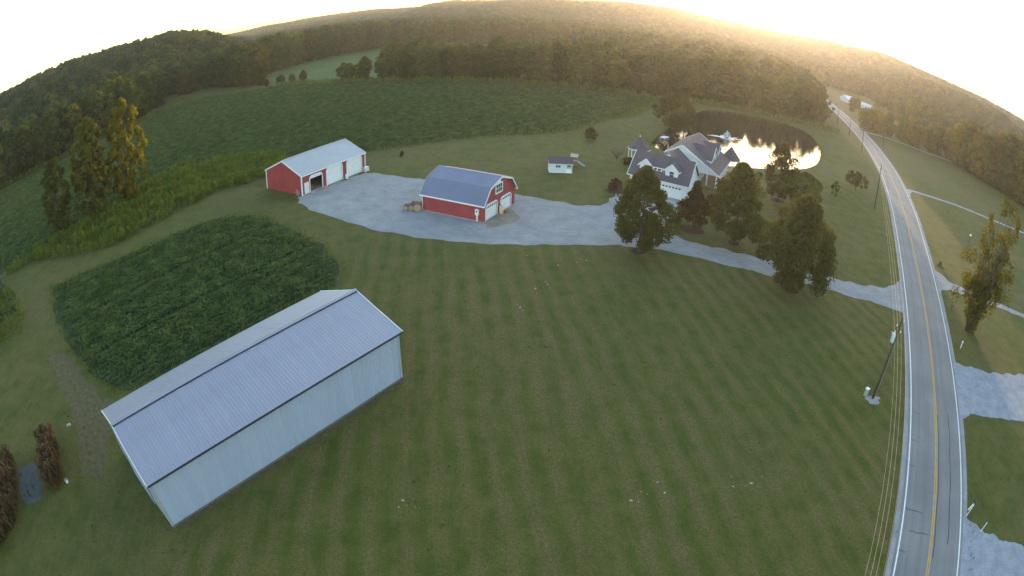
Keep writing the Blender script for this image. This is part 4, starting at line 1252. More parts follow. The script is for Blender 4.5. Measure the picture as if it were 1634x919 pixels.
def simple_roof(parent, L, W, he, hr, ov, rk, th, m, name='roof'):
    k = (hr - he) / (W / 2); z0 = he - k * ov
    b = MB(); b.slab([(-rk, -ov, z0), (L + rk, -ov, z0), (L + rk, W / 2, hr), (-rk, W / 2, hr)], th); b.build(name, m, parent)
    b = MB(); b.slab([(L + rk, W + ov, z0), (-rk, W + ov, z0), (-rk, W / 2 + .001, hr), (L + rk, W / 2 + .001, hr)], th); b.build(name, m, parent)
    for x in (-rk - .05, L + rk):
        for ya in (-ov, W + ov):
            b = MB(); b.hexa([(x, ya, z0 - .2), (x + .05, ya, z0 - .2), (x + .05, W / 2, hr - .2), (x, W / 2, hr - .2), (x, ya, z0 + .04), (x + .05, ya, z0 + .04), (x + .05, W / 2, hr + .04), (x, W / 2, hr + .04)])
            b.build('rake_trim', M['white'], parent)
    for y0 in (-ov - .06, W + ov):
        b = MB(); b.box(-rk, L + rk, y0, y0 + .06, z0 - .17, z0 - .005); b.build('fascia', M['white'], parent)
simple_roof(shed, RL, RWd, RE, RR, .22, .12, .05, M['shed_roof'])
b = MB(); b.bar((-.16, RWd / 2, RR + .02), (RL + .16, RWd / 2, RR + .02), .34, .05); b.build('ridge_cap', M['shed_roof'], shed)
for x, y in ((0, 0), (RL, 0), (0, RWd), (RL, RWd)):
    b = MB(); b.box(x - .09, x + .09, y - .09, y + .09, 0, RE - .1); b.build('corner_trim', M['white'], shed)
def door_trim(parent, h, y, ch=.35, t=.16):
    """white frame round a door with the cut corners these doors have"""
    b = MB(); x0, x1, z0, z1 = h
    b.box(x0 - t, x0, y - .05, y, z0, z1 - ch); b.box(x1, x1 + t, y - .05, y, z0, z1 - ch)
    b.box(x0 + ch, x1 - ch, y - .05, y, z1, z1 + t)
    for xa, xb, s_ in ((x0, x0 + ch, 1), (x1, x1 - ch, -1)):
        b.prism([(xa, y - .05, z1 - ch), (xb, y - .05, z1), (xb, y - .05, z1 + t), (xa - s_ * t, y - .05, z1 - ch)], [(xa, y, z1 - ch), (xb, y, z1), (xb, y, z1 + t), (xa - s_ * t, y, z1 - ch)])
        b.prism([(xa, y - .045, z1 - ch), (xb, y - .045, z1), (xa, y - .045, z1)], [(xa, y - .005, z1 - ch), (xb, y - .005, z1), (xa, y - .005, z1)])
    return b.build('door_trim', M['white'], parent)
for h in (D_OPEN, D2, D3): door_trim(shed, h, 0)
for h in (D2, D3):
    overhead_door(shed, (h[0], .06, .04), (1, 0, 0), (0, -1, 0), h[1] - h[0], h[3] - .04, 5, 4)
d = overhead_door(shed, (D_OPEN[0], .06, 2.42), (1, 0, 0), (0, -1, 0), D_OPEN[1] - D_OPEN[0], .5, 1, 4, name='raised_door')
b = MB(); b.box(WALK[0] + .03, WALK[1] - .03, .03, .08, .04, 1.98); b.build('walk_door', M['white'], shed)
b = MB(); x0, x1 = WALK[0], WALK[1]; b.box(x0 - .09, x0 + .02, -.04, .1, .03, 2.0); b.box(x1 - .02, x1 + .09, -.04, .1, .03, 2.0); b.box(x0 - .09, x1 + .09, -.04, .1, 2.0, 2.11); b.build('door_frame', M['white'], shed)
b = MB(); b.box(-.02, RL + .02, -.045, -.002, 0, .14); b.build('skirt_board', M['concrete'], shed)
# what stands inside the open door, in the shed's own frame
def at_shed(x, y, z=0):
    c_, s_ = math.cos(1.067), math.sin(1.067)
    return (-35.40 + x * c_ - y * s_, 88.66 + x * s_ + y * c_, z)
wb = thing('workbench', 'dim grey workbench just inside the open shed door', 'workbench', at_shed(3.4, 3.6), 1.067)
b = MB(); b.box(-1.2, 1.2, -.4, .4, .82, .9); b.build('bench_top', M['interior'], wb)
for x in (-1.1, 1.1):
    for y in (-.32, .32):
        b = MB(); b.box(x - .05, x + .05, y - .05, y + .05, 0, .82); b.build('leg', M['interior'], wb)
mw = thing('riding_mower', 'small dark riding mower parked in the open shed door', 'mower', at_shed(2.8, 1.6), 1.067 + .3)
b = MB(); b.box(-.35, .35, -.85, -.1, .35, .80); b.box(-.3, .3, -.82, -.2, .80, .92); b.build('hood', M['red_paint'], mw)
b = MB(); b.box(-.4, .4, -.1, .75, .3, .55); b.box(-.28, .28, .15, .6, .55, .72); b.box(-.28, .28, .58, .7, .7, 1.1); b.build('seat', M['dark'], mw)
for x in (-.42, .42):
    for y, r in ((-.6, .22), (.5, .3)):
        b = MB(); b.tube([(x - .11, y, r), (x + .11, y, r)], r, 12); b.build('wheel', M['dark'], mw)
b = MB(); b.lathe([(.0, 0), (.28, .01), (.30, .3), (.30, .62), (.28, .9), (.0, .92)], 14)
tag(b.build('barrel', M['white'], None, at_shed(10.6, -.5), smooth=True), 'white upright barrel between the two closed shed doors', 'barrel')
b = MB(); b.box(-.5, .5, -.3, .3, .1, .16); b.box(-.5, .5, -.3, .3, .5, .56); b.box(-.5, .5, -.3, .3, .86, .9)
for x in (-.47, .47):
    for y in (-.27, .27): b.box(x - .03, x + .03, y - .03, y + .03, 0, .9)
b.box(-.4, .1, -.2, .2, .56, .78); b.box(.15, .42, -.2, .2, .16, .4)
tag(b.build('utility_rack', M['white'], None, at_shed(15.75, -.55), 1.067), 'small white rack of odds and ends at the right shed corner', 'rack')
b = MB()
for k in range(20):
    a0, a1 = 2 * PI * k / 20, 2 * PI * (k + 1) / 20
    b.bar((.5 * math.cos(a0), 0, .55 + .5 * math.sin(a0)), (.5 * math.cos(a1), 0, .55 + .5 * math.sin(a1)), .06)
for k in range(8):
    a0 = k * PI / 4; b.bar((0, 0, .55), (.5 * math.cos(a0), 0, .55 + .5 * math.sin(a0)), .035)
b.tube([(0, -.1, .55), (0, .1, .55)], .07, 8)
tag(b.build('wagon_wheel', M['steel'], None, at_shed(-.35, .9), 1.067 + 1.57), 'grey spoked wheel leaning at the left shed corner', 'wheel')
for x, lab in ((5.3, 'white block lying left of the middle shed door'), (2.05, 'white block at the foot of the open shed door')):
    b = MB(); b.hexa([(-.3, -.15, 0), (.3, -.15, 0), (.3, .15, 0), (-.3, .15, 0), (-.27, -.12, .2), (.27, -.12, .2), (.27, .12, .2), (-.27, .12, .2)])
    tag(b.build('concrete_block', M['stone'], None, at_shed(x, -.45), 1.067), lab, 'block')

# ------------------------------------------------------------------ red gambrel garage
GL, GW, GE, GB, GP_ = 10.24, 9.24, 2.58, 4.65, 5.63
GA = 1.1021
gx, gy = -4.261, 77.14
gam = thing('gambrel_garage', 'red gambrel-roofed garage with a slate blue metal roof and two white doors', 'garage', (gx, gy, 0), GA)
# local frame: x across the front gable, y = towards the back (left in the picture)
BI = .163 * GW
b = MB()
DA, DB = (.72, 3.86, 0, 2.2), (4.96, 8.0, 0, 2.2)
opening_wall(b, 0, GW, 0, GE, 0, .15, [DA, DB])
sec = [(0, GE), (GW, GE), (GW - BI, GB - .08), (GW / 2, GP_ - .1), (BI, GB - .08)]
b.prism([(x, 0, z) for x, z in sec], [(x, .15, z) for x, z in sec])
b.build('gable_wall', M['red'], gam)
b = MB()
sec2 = [(0, 0), (GW, 0)] + sec[1:] + [sec[0]]
b.prism([(x, GL - .15, z) for x, z in sec2], [(x, GL, z) for x, z in sec2])
b.build('gable_wall', M['red'], gam)
b = MB(); b.box(0, .15, .15, GL - .15, 0, GE); b.box(GW - .15, GW, .15, GL - .15, 0, GE); b.build('side_wall', M['red_side'], gam)
fl = .32; rk = .3
prof = [(-fl, GE - .08), (BI - .05, GB), (GW / 2, GP_), (GW - BI + .05, GB), (GW + fl, GE - .08)]
blue = ribbed('slate_blue_steel_roof_side', (.155, .165, .245), (.130, .140, .215), 1, .45, .42, depth=.015)
for (xa, za), (xb, zb) in zip(prof[:-1], prof[1:]):
    b = MB(); b.slab([(xa, -rk, za), (xb, -rk, zb), (xb, GL + rk, zb), (xa, GL + rk, za)][::-1], .07)
    b.build('roof', blue, gam)
for y in (-rk - .06, GL + rk):
    for (xa, za), (xb, zb) in zip(prof[:-1], prof[1:]):
        b = MB(); b.hexa([(xa, y, za - .22), (xb, y, zb - .22), (xb, y + .06, zb - .22), (xa, y + .06, za - .22), (xa, y, za + .03), (xb, y, zb + .03), (xb, y + .06, zb + .03), (xa, y + .06, za + .03)])
        b.build('rake_trim', M['white'], gam)
for x in (-fl - .05, GW + fl - .0):
    b = MB(); b.box(x, x + .05, -rk, GL + rk, GE - .26, GE - .06); b.build('fascia', M['white'], gam)
for x in (0, GW):
    b = MB(); b.box(x - .08, x + .08, GL - .02, GL + .06, 0, GE - .1); b.build('corner_trim', M['white'], gam)
b = MB(); b.bar((GW / 2, -rk, GP_ + .03), (GW / 2, GL + rk, GP_ + .03), .3, .05); b.build('ridge_cap', blue, gam)
for h in (DA, DB):
    door_trim(gam, h, 0, .3, .17)
    overhead_door(gam, (h[0], .06, .03), (1, 0, 0), (0, -1, 0), h[1] - h[0], h[3] - .05, 4, 4, 6)
window(gam, (3.45, 0, 3.32), (1, 0, 0), (0, -1, 0), 1.75, 1.22, 3, 2, .16)
b = MB()
arc = [(4.33 + .42 * math.cos(a), 4.70 + .42 * math.sin(a)) for a in np.linspace(0, PI, 11)]
b.prism([(x, -.075, z) for x, z in arc], [(x, -.004, z) for x, z in arc]); b.build('window_arch', M['white'], gam)
b = MB(); b.box(-.03, GW + .03, -.05, -.003, 0, .1); b.box(-.05, -.003, 0, GL, 0, .1); b.build('skirt_board', M['concrete'], gam)
sheet('worn_gravel', [(gx + 1.5 + 3.2 * math.cos(k * PI / 9) * (1 + .2 * math.sin(k * 3)), gy + 2.8 + 4.2 * math.sin(k * PI / 9)) for k in range(18)], .036, simple('brown_gravel', (.26, .225, .18), (.17, .15, .12), .95, .7, obj=False, bumpy=.8, bscale=8), .25, .6)
def at_gam(x, y, z=0):
    c_, s_ = math.cos(GA), math.sin(GA)
    return (gx + x * c_ - y * s_, gy + x * s_ + y * c_, z)
tk = thing('gas_cylinder', 'upright cream tank between the two gambrel garage doors', 'tank', at_gam(4.42, -.4), GA)
b = MB(); b.lathe([(.05, .05), (.30, .08), (.34, .25), (.34, 1.05), (.26, 1.22), (.10, 1.28)], 14); b.build('tank', M['cream'], tk, smooth=True)
b = MB(); b.lathe([(.12, 1.27), (.13, 1.42), (.05, 1.44)], 8); b.build('valve', M['steel'], tk)
b = MB(); b.lathe([(.26, 0), (.28, .1), (.24, .1), (.2, .06)], 12); b.build('foot_ring', M['steel'], tk)
rc = thing('red_cart', 'small red cart in front of the cream tank', 'cart', at_gam(4.95, -.75), GA + .4)
b = MB(); b.hexa([(-.3, -.2, .22), (.3, -.2, .22), (.3, .2, .22), (-.3, .2, .22), (-.42, -.28, .5), (.42, -.28, .5), (.42, .28, .5), (-.42, .28, .5)]); b.build('tray', M['red_paint'], rc)
b = MB(); b.tube([(.3, -.08, .17), (.3, .08, .17)], .17, 10); b.build('wheel', M['dark'], rc)
for y in (-.2, .2):
    b = MB(); b.bar((-.3, y, .4), (-.9, y * 1.25, .5), .04); b.build('handle', M['timber'], rc)
    b = MB(); b.bar((-.35, y, .3), (-.4, y, 0), .04); b.build('leg', M['timber'], rc)
mt = thing('meter_post', 'white meter box on a post at the near corner of the gambrel garage', 'meter', (-5.12, 77.5, 0), GA - 1.57)
b = MB(); b.box(-.08, .08, -.08, .08, 0, 1.1); b.build('post', M['white'], mt)
b = MB(); b.box(-.26, .26, -.16, .10, 1.0, 1.85); b.build('meter_box', M['white'], mt)
b = MB(); b.tube([(0, -.15, 1.55), (0, -.24, 1.55)], .11, 12); b.build('meter_dial', M['glass'], mt)
# felled logs by the back corner
for k, (x, y, r, ln, rz_, lab) in enumerate([(-.9, .2, .62, 1.5, 0, 'largest cut log with its pale round end facing the drive'), (-2.0, .35, .45, 1.3, .15, 'reddish log lying left of the largest cut log'),
        (-2.75, .55, .36, 1.2, -.1, 'small outermost log of the pile behind the gambrel garage'), (-1.5, 1.6, .40, 1.4, .3, 'pale log behind the others in the pile'), (-.6, 1.7, .36, 1.3, -.2, 'log nearest the wall at the back of the pile')]):
    p = at_gam(0, GL)
    lg = thing('cut_log', lab, 'log', (p[0] + x * .95, p[1] + y - .2, r - .03), rz_ + .2, 'log pile behind the gambrel garage')
    b = MB(); b.tube([(0, -ln / 2, 0), (0, 0, .02), (0, ln / 2, 0)], [r, r * 1.04, r * .95], 16); b.build('bark', simple('log_bark', (.17, .10, .085), (.10, .06, .05), .95, 5, bumpy=.7) if k == 0 else bpy.data.materials['log_bark'], lg, smooth=False)
    for s_ in (-1, 1):
        b = MB(); b.lathe([(r * .93, 0), (r * .9, .015), (r * .3, .02)], 16); e = b.build('cut_end', M['log_end'], lg); e.location = (0, s_ * (ln / 2 + .0), 0); e.rotation_euler = (-s_ * PI / 2, 0, 0)

# ------------------------------------------------------------------ white garden shed and play slide
gs = thing('garden_shed', 'small white shed with a dark roof and a railed porch end', 'shed', (5.9, 103.0, 0), .035)
b = MB(); b.gable(0, 3.0, 0, 2.4, .12, 1.86, 2.62); b.build('wall', M['siding'], gs)
b = MB(); b.box(-.02, 4.15, -.05, 2.42, .0, .14); b.build('floor_frame', M['white'], gs)
b = MB(); k_ = (2.72 - 1.86) / 1.2
b.slab([(-.15, -.22, 1.86 - .22 * k_ + .05), (4.3, -.22, 1.86 - .22 * k_ + .05), (4.3, 1.2, 2.77), (-.15, 1.2, 2.77)], .06)
b.slab([(4.3, 2.62, 1.86 - .22 * k_ + .05), (-.15, 2.62, 1.86 - .22 * k_ + .05), (-.15, 1.201, 2.77), (4.3, 1.201, 2.77)], .06)
b.build('roof', M['shingle'], gs)
b = MB(); b.box(-.14, 4.29, -.26, -.2, 1.62, 1.74); b.build('fascia', M['white'], gs)
window(gs, (1.15, 0, .98), (1, 0, 0), (0, -1, 0), .85, .5, 3, 1, .1)
for x in (3.07, 4.08):
    b = MB(); b.box(x - .06, x + .06, .0, .12, .14, 1.72); b.build('porch_post', M['white'], gs)
b = MB(); b.box(3.13, 4.02, .03, .09, .98, 1.06); b.box(3.13, 4.02, .03, .09, .3, .36)
for k in range(8): b.box(3.2 + k * .105, 3.24 + k * .105, .04, .08, .36, .98)
b.build('railing', M['white'], gs)
b = MB(); b.bar((3.1, .06, 1.62), (3.45, .06, 1.70), .05); b.bar((3.13, .06, 1.2), (3.5, .06, 1.66), .05); b.bar((4.02, .06, 1.2), (3.65, .06, 1.66), .05); b.build('brace', M['white'], gs)
ps = thing('play_tower', 'small wooden play tower with a pale slide behind the white shed', 'play set', (10.9, 108.7, 0), -.3)
for x in (-.5, .5):
    for y in (-.5, .5):
        b = MB(); b.box(x - .05, x + .05, y - .05, y + .05, 0, 1.9); b.build('post', M['timber'], ps)
b = MB(); b.box(-.52, .52, -.52, .52, .85, .93); b.build('deck', M['timber'], ps)
b = MB(); b.slab([(-.75, -.7, 1.85), (.75, -.7, 1.85), (.75, 0, 2.35), (-.75, 0, 2.35)], .04); b.slab([(.75, .7, 1.85), (-.75, .7, 1.85), (-.75, .001, 2.35), (.75, .001, 2.35)], .04); b.build('canopy', simple('sun_bleached_canopy', (.55, .42, .33), (.45, .33, .26), .8, 3), ps)
b = MB()
for (xa, za), (xb, zb) in zip([(.5, .93), (1.1, .55), (1.7, .22), (2.1, .16)][:-1], [(.5, .93), (1.1, .55), (1.7, .22), (2.1, .16)][1:]):
    b.hexa([(xa, -.25, za - .04), (xb, -.25, zb - .04), (xb, .25, zb - .04), (xa, .25, za - .04), (xa, -.25, za), (xb, -.25, zb), (xb, .25, zb), (xa, .25, za)])
    for y in (-.27, .23): b.hexa([(xa, y, za - .04), (xb, y, zb - .04), (xb, y + .04, zb - .04), (xa, y + .04, za - .04), (xa, y, za + .14), (xb, y, zb + .14), (xb, y + .04, zb + .14), (xa, y + .04, za + .14)])
b.build('slide', M['blue_plastic'], ps)
b = MB()
for k in range(4): b.box(-.45, .45, -.54, -.50, .2 + k * .2, .26 + k * .2)
b.build('ladder', M['timber'], ps)

# ------------------------------------------------------------------ the house
HO, HA = (18.78, 96.25), -.5
house = thing('house', 'white two-storey house with dark shingle roofs and a double garage, beside the pond', 'house', (*HO, 0), HA)
X, Y_, Zv = Vector((1, 0, 0)), Vector((0, 1, 0)), Vector((0, 0, 1))
# garage wing: eave front t=0, ridge along x
GS, GT, GEv, GRv = 11.2, 9.15, 2.72, 6.2
b = MB(); b.gable(.4, 10.8, .4, 8.75, 0, GEv + .12, GRv - .12); b.build('garage_wing_wall', M['siding'], house)
def gable_roof(name, x0, x1, y0, y1, he, hr, axis='x', th=.16, m=None, parent=None):
    m = m or M['shingle']; parent = parent or house
    if axis == 'x':
        ym = (y0 + y1) / 2
        q = [[(x0, y0, he), (x1, y0, he), (x1, ym, hr), (x0, ym, hr)], [(x1, y1, he), (x0, y1, he), (x0, ym + .002, hr), (x1, ym + .002, hr)]]
        rakes = [((x, ya, he), (x, ym, hr)) for x in (x0, x1) for ya in (y0, y1)]; fas = [((x0, y, he), (x1, y, he)) for y in (y0, y1)]
    else:
        xm = (x0 + x1) / 2
        q = [[(x0, y1, he), (x0, y0, he), (xm, y0, hr), (xm, y1, hr)], [(x1, y0, he), (x1, y1, he), (xm + .002, y1, hr), (xm + .002, y0, hr)]]
        rakes = [((xa, y, he), (xm, y, hr)) for y in (y0, y1) for xa in (x0, x1)]; fas = [((x, y0, he), (x, y1, he)) for x in (x0, x1)]
    b = MB()
    for s_ in q: b.slab(s_, th)
    o = b.build(name, m, parent)
    for a, c_ in rakes:
        t = MB(); t.bar(Vector(a) - Zv * .10, Vector(c_) - Zv * .10, .09, .2); t.build('rake_trim', M['white'], o)
    for a, c_ in fas:
        t = MB(); t.bar(Vector(a) - Zv * .12, Vector(c_) - Zv * .12, .09, .18); t.build('fascia', M['white'], o)
    return o
gable_roof('garage_roof', 0, GS, 0, GT, GEv, GRv)
overhead_door(house, (5.1, .395, .03), X, -Y_, 4.7, 2.15, 4, 8, 8)
b = MB(); b.box(4.92, 5.1, .33, .40, 0, 2.2); b.box(9.8, 9.98, .33, .40, 0, 2.2); b.box(4.92, 9.98, .33, .40, 2.2, 2.4); b.build('door_trim', M['white'], house)
# front dormer: two gabled bays joined by a recessed run of windows
def zroof(t): return GEv + (GRv - GEv) * t / (GT / 2)
for xc in (2.95, 7.65):
    b = MB(); b.gable(xc - 1.12, xc + 1.12, 1.1, 5.0, zroof(1.1) - .3, 4.62, 5.55, 'y'); b.build('dormer_wall', M['siding'], house)
    gable_roof('dormer_roof', xc - 1.42, xc + 1.42, .82, 5.2, 4.5, 5.80, 'y', .12)
    window(house, (xc - .40, 1.1, 3.35), X, -Y_, .80, 1.05, 1, 2)
b = MB(); b.prism([(4.05, 1.5, zroof(1.5) - .3), (4.05, 1.5, 4.62), (4.05, 4.2, 5.6), (4.05, 4.2, 3.5)], [(6.55, 1.5, zroof(1.5) - .3), (6.55, 1.5, 4.62), (6.55, 4.2, 5.6), (6.55, 4.2, 3.5)]); b.build('dormer_wall', M['siding'], house)
b = MB(); b.slab([(4.0, 1.15, 4.62), (6.6, 1.15, 4.62), (6.6, 4.5, 5.85), (4.0, 4.5, 5.85)], .12); b.build('dormer_roof', M['shingle'], house)
b = MB(); b.box(4.2, 6.4, 1.10, 1.16, 4.42, 4.58); b.build('fascia', M['white'], house)
for k in range(3): window(house, (4.22 + k * .78, 1.5, 3.45), X, -Y_, .62, 1.0, 1, 2, .07)
# right gable end of the garage wing
window(house, (10.8, 3.5, 3.3), Y_, X, 1.1, 1.1, 2, 2)
# main wing, ridge along y, gable towards the camera
RS, RZ = 6.82, 7.15
T0, T1 = 11.6, 27.7
sl_ = .575
def zm(s): return RZ - abs(s - RS) * sl_
b = MB()
sec = [(RS - 3.0, 0), (10.4, 0), (10.4, zm(10.4) - .2), (RS, RZ - .2), (RS - 3.0, zm(RS - 3.0) - .2)]
b.prism([(x, T0 + .4, z) for x, z in sec], [(x, T1 - .3, z) for x, z in sec]); b.build('main_wall', M['siding'], house)
b = MB()
b.slab([(RS - 3.5, T1, zm(RS - 3.5)), (RS - 3.5, T0, zm(RS - 3.5)), (RS, T0, RZ), (RS, T1, RZ)], .16)
b.slab([(11.0, T0, zm(11.0)), (11.0, T1, zm(11.0)), (RS + .002, T1, RZ), (RS + .002, T0, RZ)], .16)
b.slab([(14.5, T0, 2.78), (14.5, T1, 2.78), (11.0, T1, zm(11.0) - .001), (11.0, T0, zm(11.0) - .001)], .16)
mr = b.build('main_roof', M['shingle'], house)
for y in (T0 - .02, T1 + .02):
    for p0, p1, hh in (((RS - 3.5, y, zm(RS - 3.5) - .1), (RS, y, RZ - .1), .26), ((RS, y, RZ - .1), (11.0, y, zm(11) - .1), .26), ((11.0, y, zm(11) - .1), (14.5, y, 2.68), .22)):
        t = MB(); t.bar(p0, p1, .1, hh); t.build('rake_trim', M['white'], mr)
for p0, p1 in (((RS - 3.5, T0, zm(RS - 3.5) - .12), (RS - 3.5, T1, zm(RS - 3.5) - .12)), ((14.5, T0, 2.66), (14.5, T1, 2.66))):
    t = MB(); t.bar(p0, p1, .1, .2); t.build('fascia', M['white'], mr)
# link between the garage and the main wing
b = MB(); b.gable(RS - 3.4, RS + 1.6, 6.0, 12.0, 0, 4.3, 6.0, 'y'); b.build('link_wall', M['siding'], house)
gable_roof('link_roof', RS - 3.6, RS + 1.8, 5.0, 12.1, 4.35, 6.35, 'y', .14)
# near end wall of the porch, porch floor, columns, rail
b = MB(); b.box(10.4, 14.2, T0 + .4, T1 - .3, 0, .35); b.build('porch_floor', M['timber'], house)
b = MB(); b.prism([(10.45, T0 + .42, 2.55), (13.9, T0 + .42, 2.55), (13.9, T0 + .42, 2.85), (10.45, T0 + .42, 4.9)], [(10.45, T0 + .55, 2.55), (13.9, T0 + .55, 2.55), (13.9, T0 + .55, 2.85), (10.45, T0 + .55, 4.9)]); b.build('porch_gable', M['siding'], house)
for y in (T0 + .55, 16.0, 20.0, 24.0, T1 - .5):
    b = MB(); b.box(13.86, 14.1, y - .12, y + .12, .35, 2.6); b.box(13.82, 14.14, y - .16, y + .16, .35, .5); b.box(13.82, 14.14, y - .16, y + .16, 2.42, 2.58); b.build('porch_column', M['white'], house)
b = MB(); b.box(12.0, 12.2, T0 + .43, T0 + .63, .35, 2.55); b.build('porch_column', M['white'], house)
b = MB(); b.box(13.94, 14.02, T0 + .7, T1 - .7, 1.15, 1.22); b.box(13.94, 14.02, T0 + .7, T1 - .7, .5, .56)
for k in range(100): b.box(13.96, 14.0, T0 + .8 + k * .143, T0 + .84 + k * .143, .56, 1.15)
b.build('porch_rail', M['white'], house)
b = MB(); b.box(11.0, 11.8, T0 + 1.2, T0 + 1.9, .8, .9); b.box(11.0, 11.8, T0 + 1.85, T0 + 1.95, .9, 1.4); b.box(11.05, 11.15, T0 + 1.25, T0 + 1.35, .35, .8); b.box(11.65, 11.75, T0 + 1.25, T0 + 1.35, .35, .8); b.box(11.05, 11.15, T0 + 1.8, T0 + 1.9, .35, .8); b.box(11.65, 11.75, T0 + 1.8, T0 + 1.9, .35, .8)
_bo = b.build('porch_bench', M['timber'], None); _bo.location = (*HO, 0); _bo.rotation_euler = (0, 0, HA); tag(_bo, 'brown wooden bench on the house porch', 'bench')
b = MB(); b.box(10.40, 10.46, 18.2, 19.2, .35, 2.45); b.build('front_door', M['red_paint'], house)
for y in (13.2, 15.4, 21.5, 24.0): window(house, (10.4, y, .95), Y_, X, .9, 1.4, 1, 2)
# roof dormers of the main wing, facing the road
def side_dormer(tc, hw, peak, eave, sfront):
    b = MB()
    sec = [(tc - hw, zm(sfront) - .4), (tc + hw, zm(sfront) - .4), (tc + hw, eave), (tc, peak - .12), (tc - hw, eave)]
    b.prism([(RS + 1.0, y, z) for y, z in sec], [(sfront, y, z) for y, z in sec]); b.build('dormer_wall', M['siding'], house)
    ov = .28; k = (peak - eave) / hw
    gable_roof('dormer_roof', RS + .3, sfront + .3, tc - hw - ov, tc + hw + ov, eave - ov * k + .1, peak + .1, 'x', .12)
side_dormer(17.6, 3.1, 6.75, 4.75, 12.2)
side_dormer(24.6, 1.5, 6.2, 4.95, 12.0)
window(house, (12.2, 16.9, 4.0), Y_, X, 1.5, 1.9, 2, 2)
window(house, (12.2, 15.1, 4.0), Y_, X, .7, 1.0, 1, 2); window(house, (12.2, 19.3, 4.0), Y_, X, .7, 1.0, 1, 2)
window(house, (12.0, 24.2, 4.2), Y_, X, .8, 1.1, 1, 2)
# corner turret at the far end of the porch
def turret(parent, c_, r, he, hp, n, base, post=True):
    b = MB()
    ring = [(c_[0] + r * math.cos(2 * PI * k / n + PI / n), c_[1] + r * math.sin(2 * PI * k / n + PI / n), he) for k in range(n)]
    low = [(p[0], p[1], he - .12) for p in ring]
    for k in range(n):
        j = (k + 1) % n
        b.face([ring[k], ring[j], (c_[0], c_[1], hp)]); b.face([low[j], low[k], (c_[0], c_[1], hp - .14)]); b.face([low[k], low[j], ring[j], ring[k]])
    rf_ = b.build('turret_roof', M['shingle'], parent)
    for k in range(n):
        j = (k + 1) % n
        t = MB(); t.bar(Vector(low[k]) - Zv * .08, Vector(low[j]) - Zv * .08, .1, .16); t.build('fascia', M['white'], rf_)
    t = MB(); t.lathe([(.09, hp - .05), (.06, hp + .2), (.01, hp + .45)], 6, (c_[0], c_[1], 0)); t.build('finial', M['white'], rf_)
    for k in range(n):
        a = 2 * PI * k / n + PI / n
        t = MB(); x, y = c_[0] + (r - .35) * math.cos(a), c_[1] + (r - .35) * math.sin(a)
        t.box(x - .08, x + .08, y - .08, y + .08, base, he - .1); t.build('post', M['white'], parent)
    t = MB(); t.tube([(c_[0], c_[1], 0), (c_[0], c_[1], base)], r - .15, n); t.build('deck', M['timber'], parent)
turret(house, (14.2, 28.6), 2.3, 3.0, 5.7, 8, .35)
gz = thing('gazebo', 'gazebo with a pointed dark roof and white posts behind the garage', 'gazebo', (24.9, 116.6, 0), .2)
turret(gz, (0, 0), 2.45, 2.65, 5.0, 8, .3)

# ------------------------------------------------------------------ power line along the road
LINE_D = (.552, .834)
LINE_N = (.834, -.552)
ATT = [(.32, -.35), (-.32, -1.0), (.32, -1.55), (-.06, -2.6)]      # wire offsets across the line and below the pole top
def pole(x, y, h, label, detail=2, armed=False):
    t = thing('utility_pole', label, 'pole', (x, y, 0), math.atan2(LINE_N[1], LINE_N[0]), 'utility poles along the road')
    b = MB(); b.tube([(0, 0, -.3), (0, 0, h * .5), (0, 0, h)], [.17, .145, .11], 12); b.build('pole', M['wood'], t, smooth=True)
    for dx, dz in ATT:
        z = h + dz
        if abs(dx) > .1:
            b = MB(); b.bar((0, 0, z - .02), (dx * .85, 0, z - .02), .05, .06); b.build('bracket', M['wood'], t)
        b = MB(); b.lathe([(.03, -.04), (.07, .02), (.045, .08), (.075, .13), (.04, .2), (.02, .22)], 8, (dx, 0, z - .04)); b.build('insulator', M['white'], t)
    if detail == 2:
        tr = MB(); tr.lathe([(.02, -.55), (.22, -.53), (.24, -.4), (.24, .32), (.20, .42), (.06, .46)], 14, (-.30, 0, h - 2.3)); q = tr.build('transformer', simple('transformer_grey', (.50, .58, .62), (.42, .50, .54), .4, 4), t, smooth=True)
        tr = MB(); tr.lathe([(.05, 0), (.07, .06), (.04, .12), (.06, .18), (.03, .26)], 8, (-.30, .08, h - 1.86)); tr.build('bushing', M['white'], q)
        tr = MB(); tr.bar((-.1, 0, h - 1.95), (-.62, 0, h - 1.85), .05, .05); tr.lathe([(.04, 0), (.05, .3), (.03, .34)], 6, (-.62, 0, h - 2.05)); tr.build('fuse_cutout', M['steel'], t)
        tr = MB(); tr.tube([(.17, 0, .05), (.16, 0, 3.0), (.13, 0, h - 2.8)], .025, 6); tr.build('ground_conduit', M['steel'], t)
    return t
P1, P2 = (36.5, 36.9), (79.6, 101.9)
P0 = (P1[0] - 43.1, P1[1] - 65.0)
P3 = (P2[0] + 41.5, P2[1] + 68.0)
P4_ = (150.0, 236.0)
H1, H2 = 9.4, 10.6
pole(*P1, H1, 'nearest utility pole with a grey transformer, on the front lawn edge')
pole(*P2, H2, 'second utility pole along the road, beyond the drive', 1)
pole(*P3, 10.0, 'third utility pole along the road, level with the pond', 1)
pole(137.0, 204.0, 7.5, 'short utility pole on the left verge before the far bend', 0)
pole(152.5, 196.5, 10.4, 'utility pole on the right side of the road by the side road', 0)
pole(*P4_, 10, 'distant utility pole beyond the side road junction', 0)
pole(*P0, 9.6, 'utility pole standing behind the viewpoint at the lawn edge', 0)
WL = ['top power wire on the road side along the pole line', 'power wire on the lawn side along the pole line', 'middle power wire on the road side of the poles', 'lowest neutral wire along the pole line']
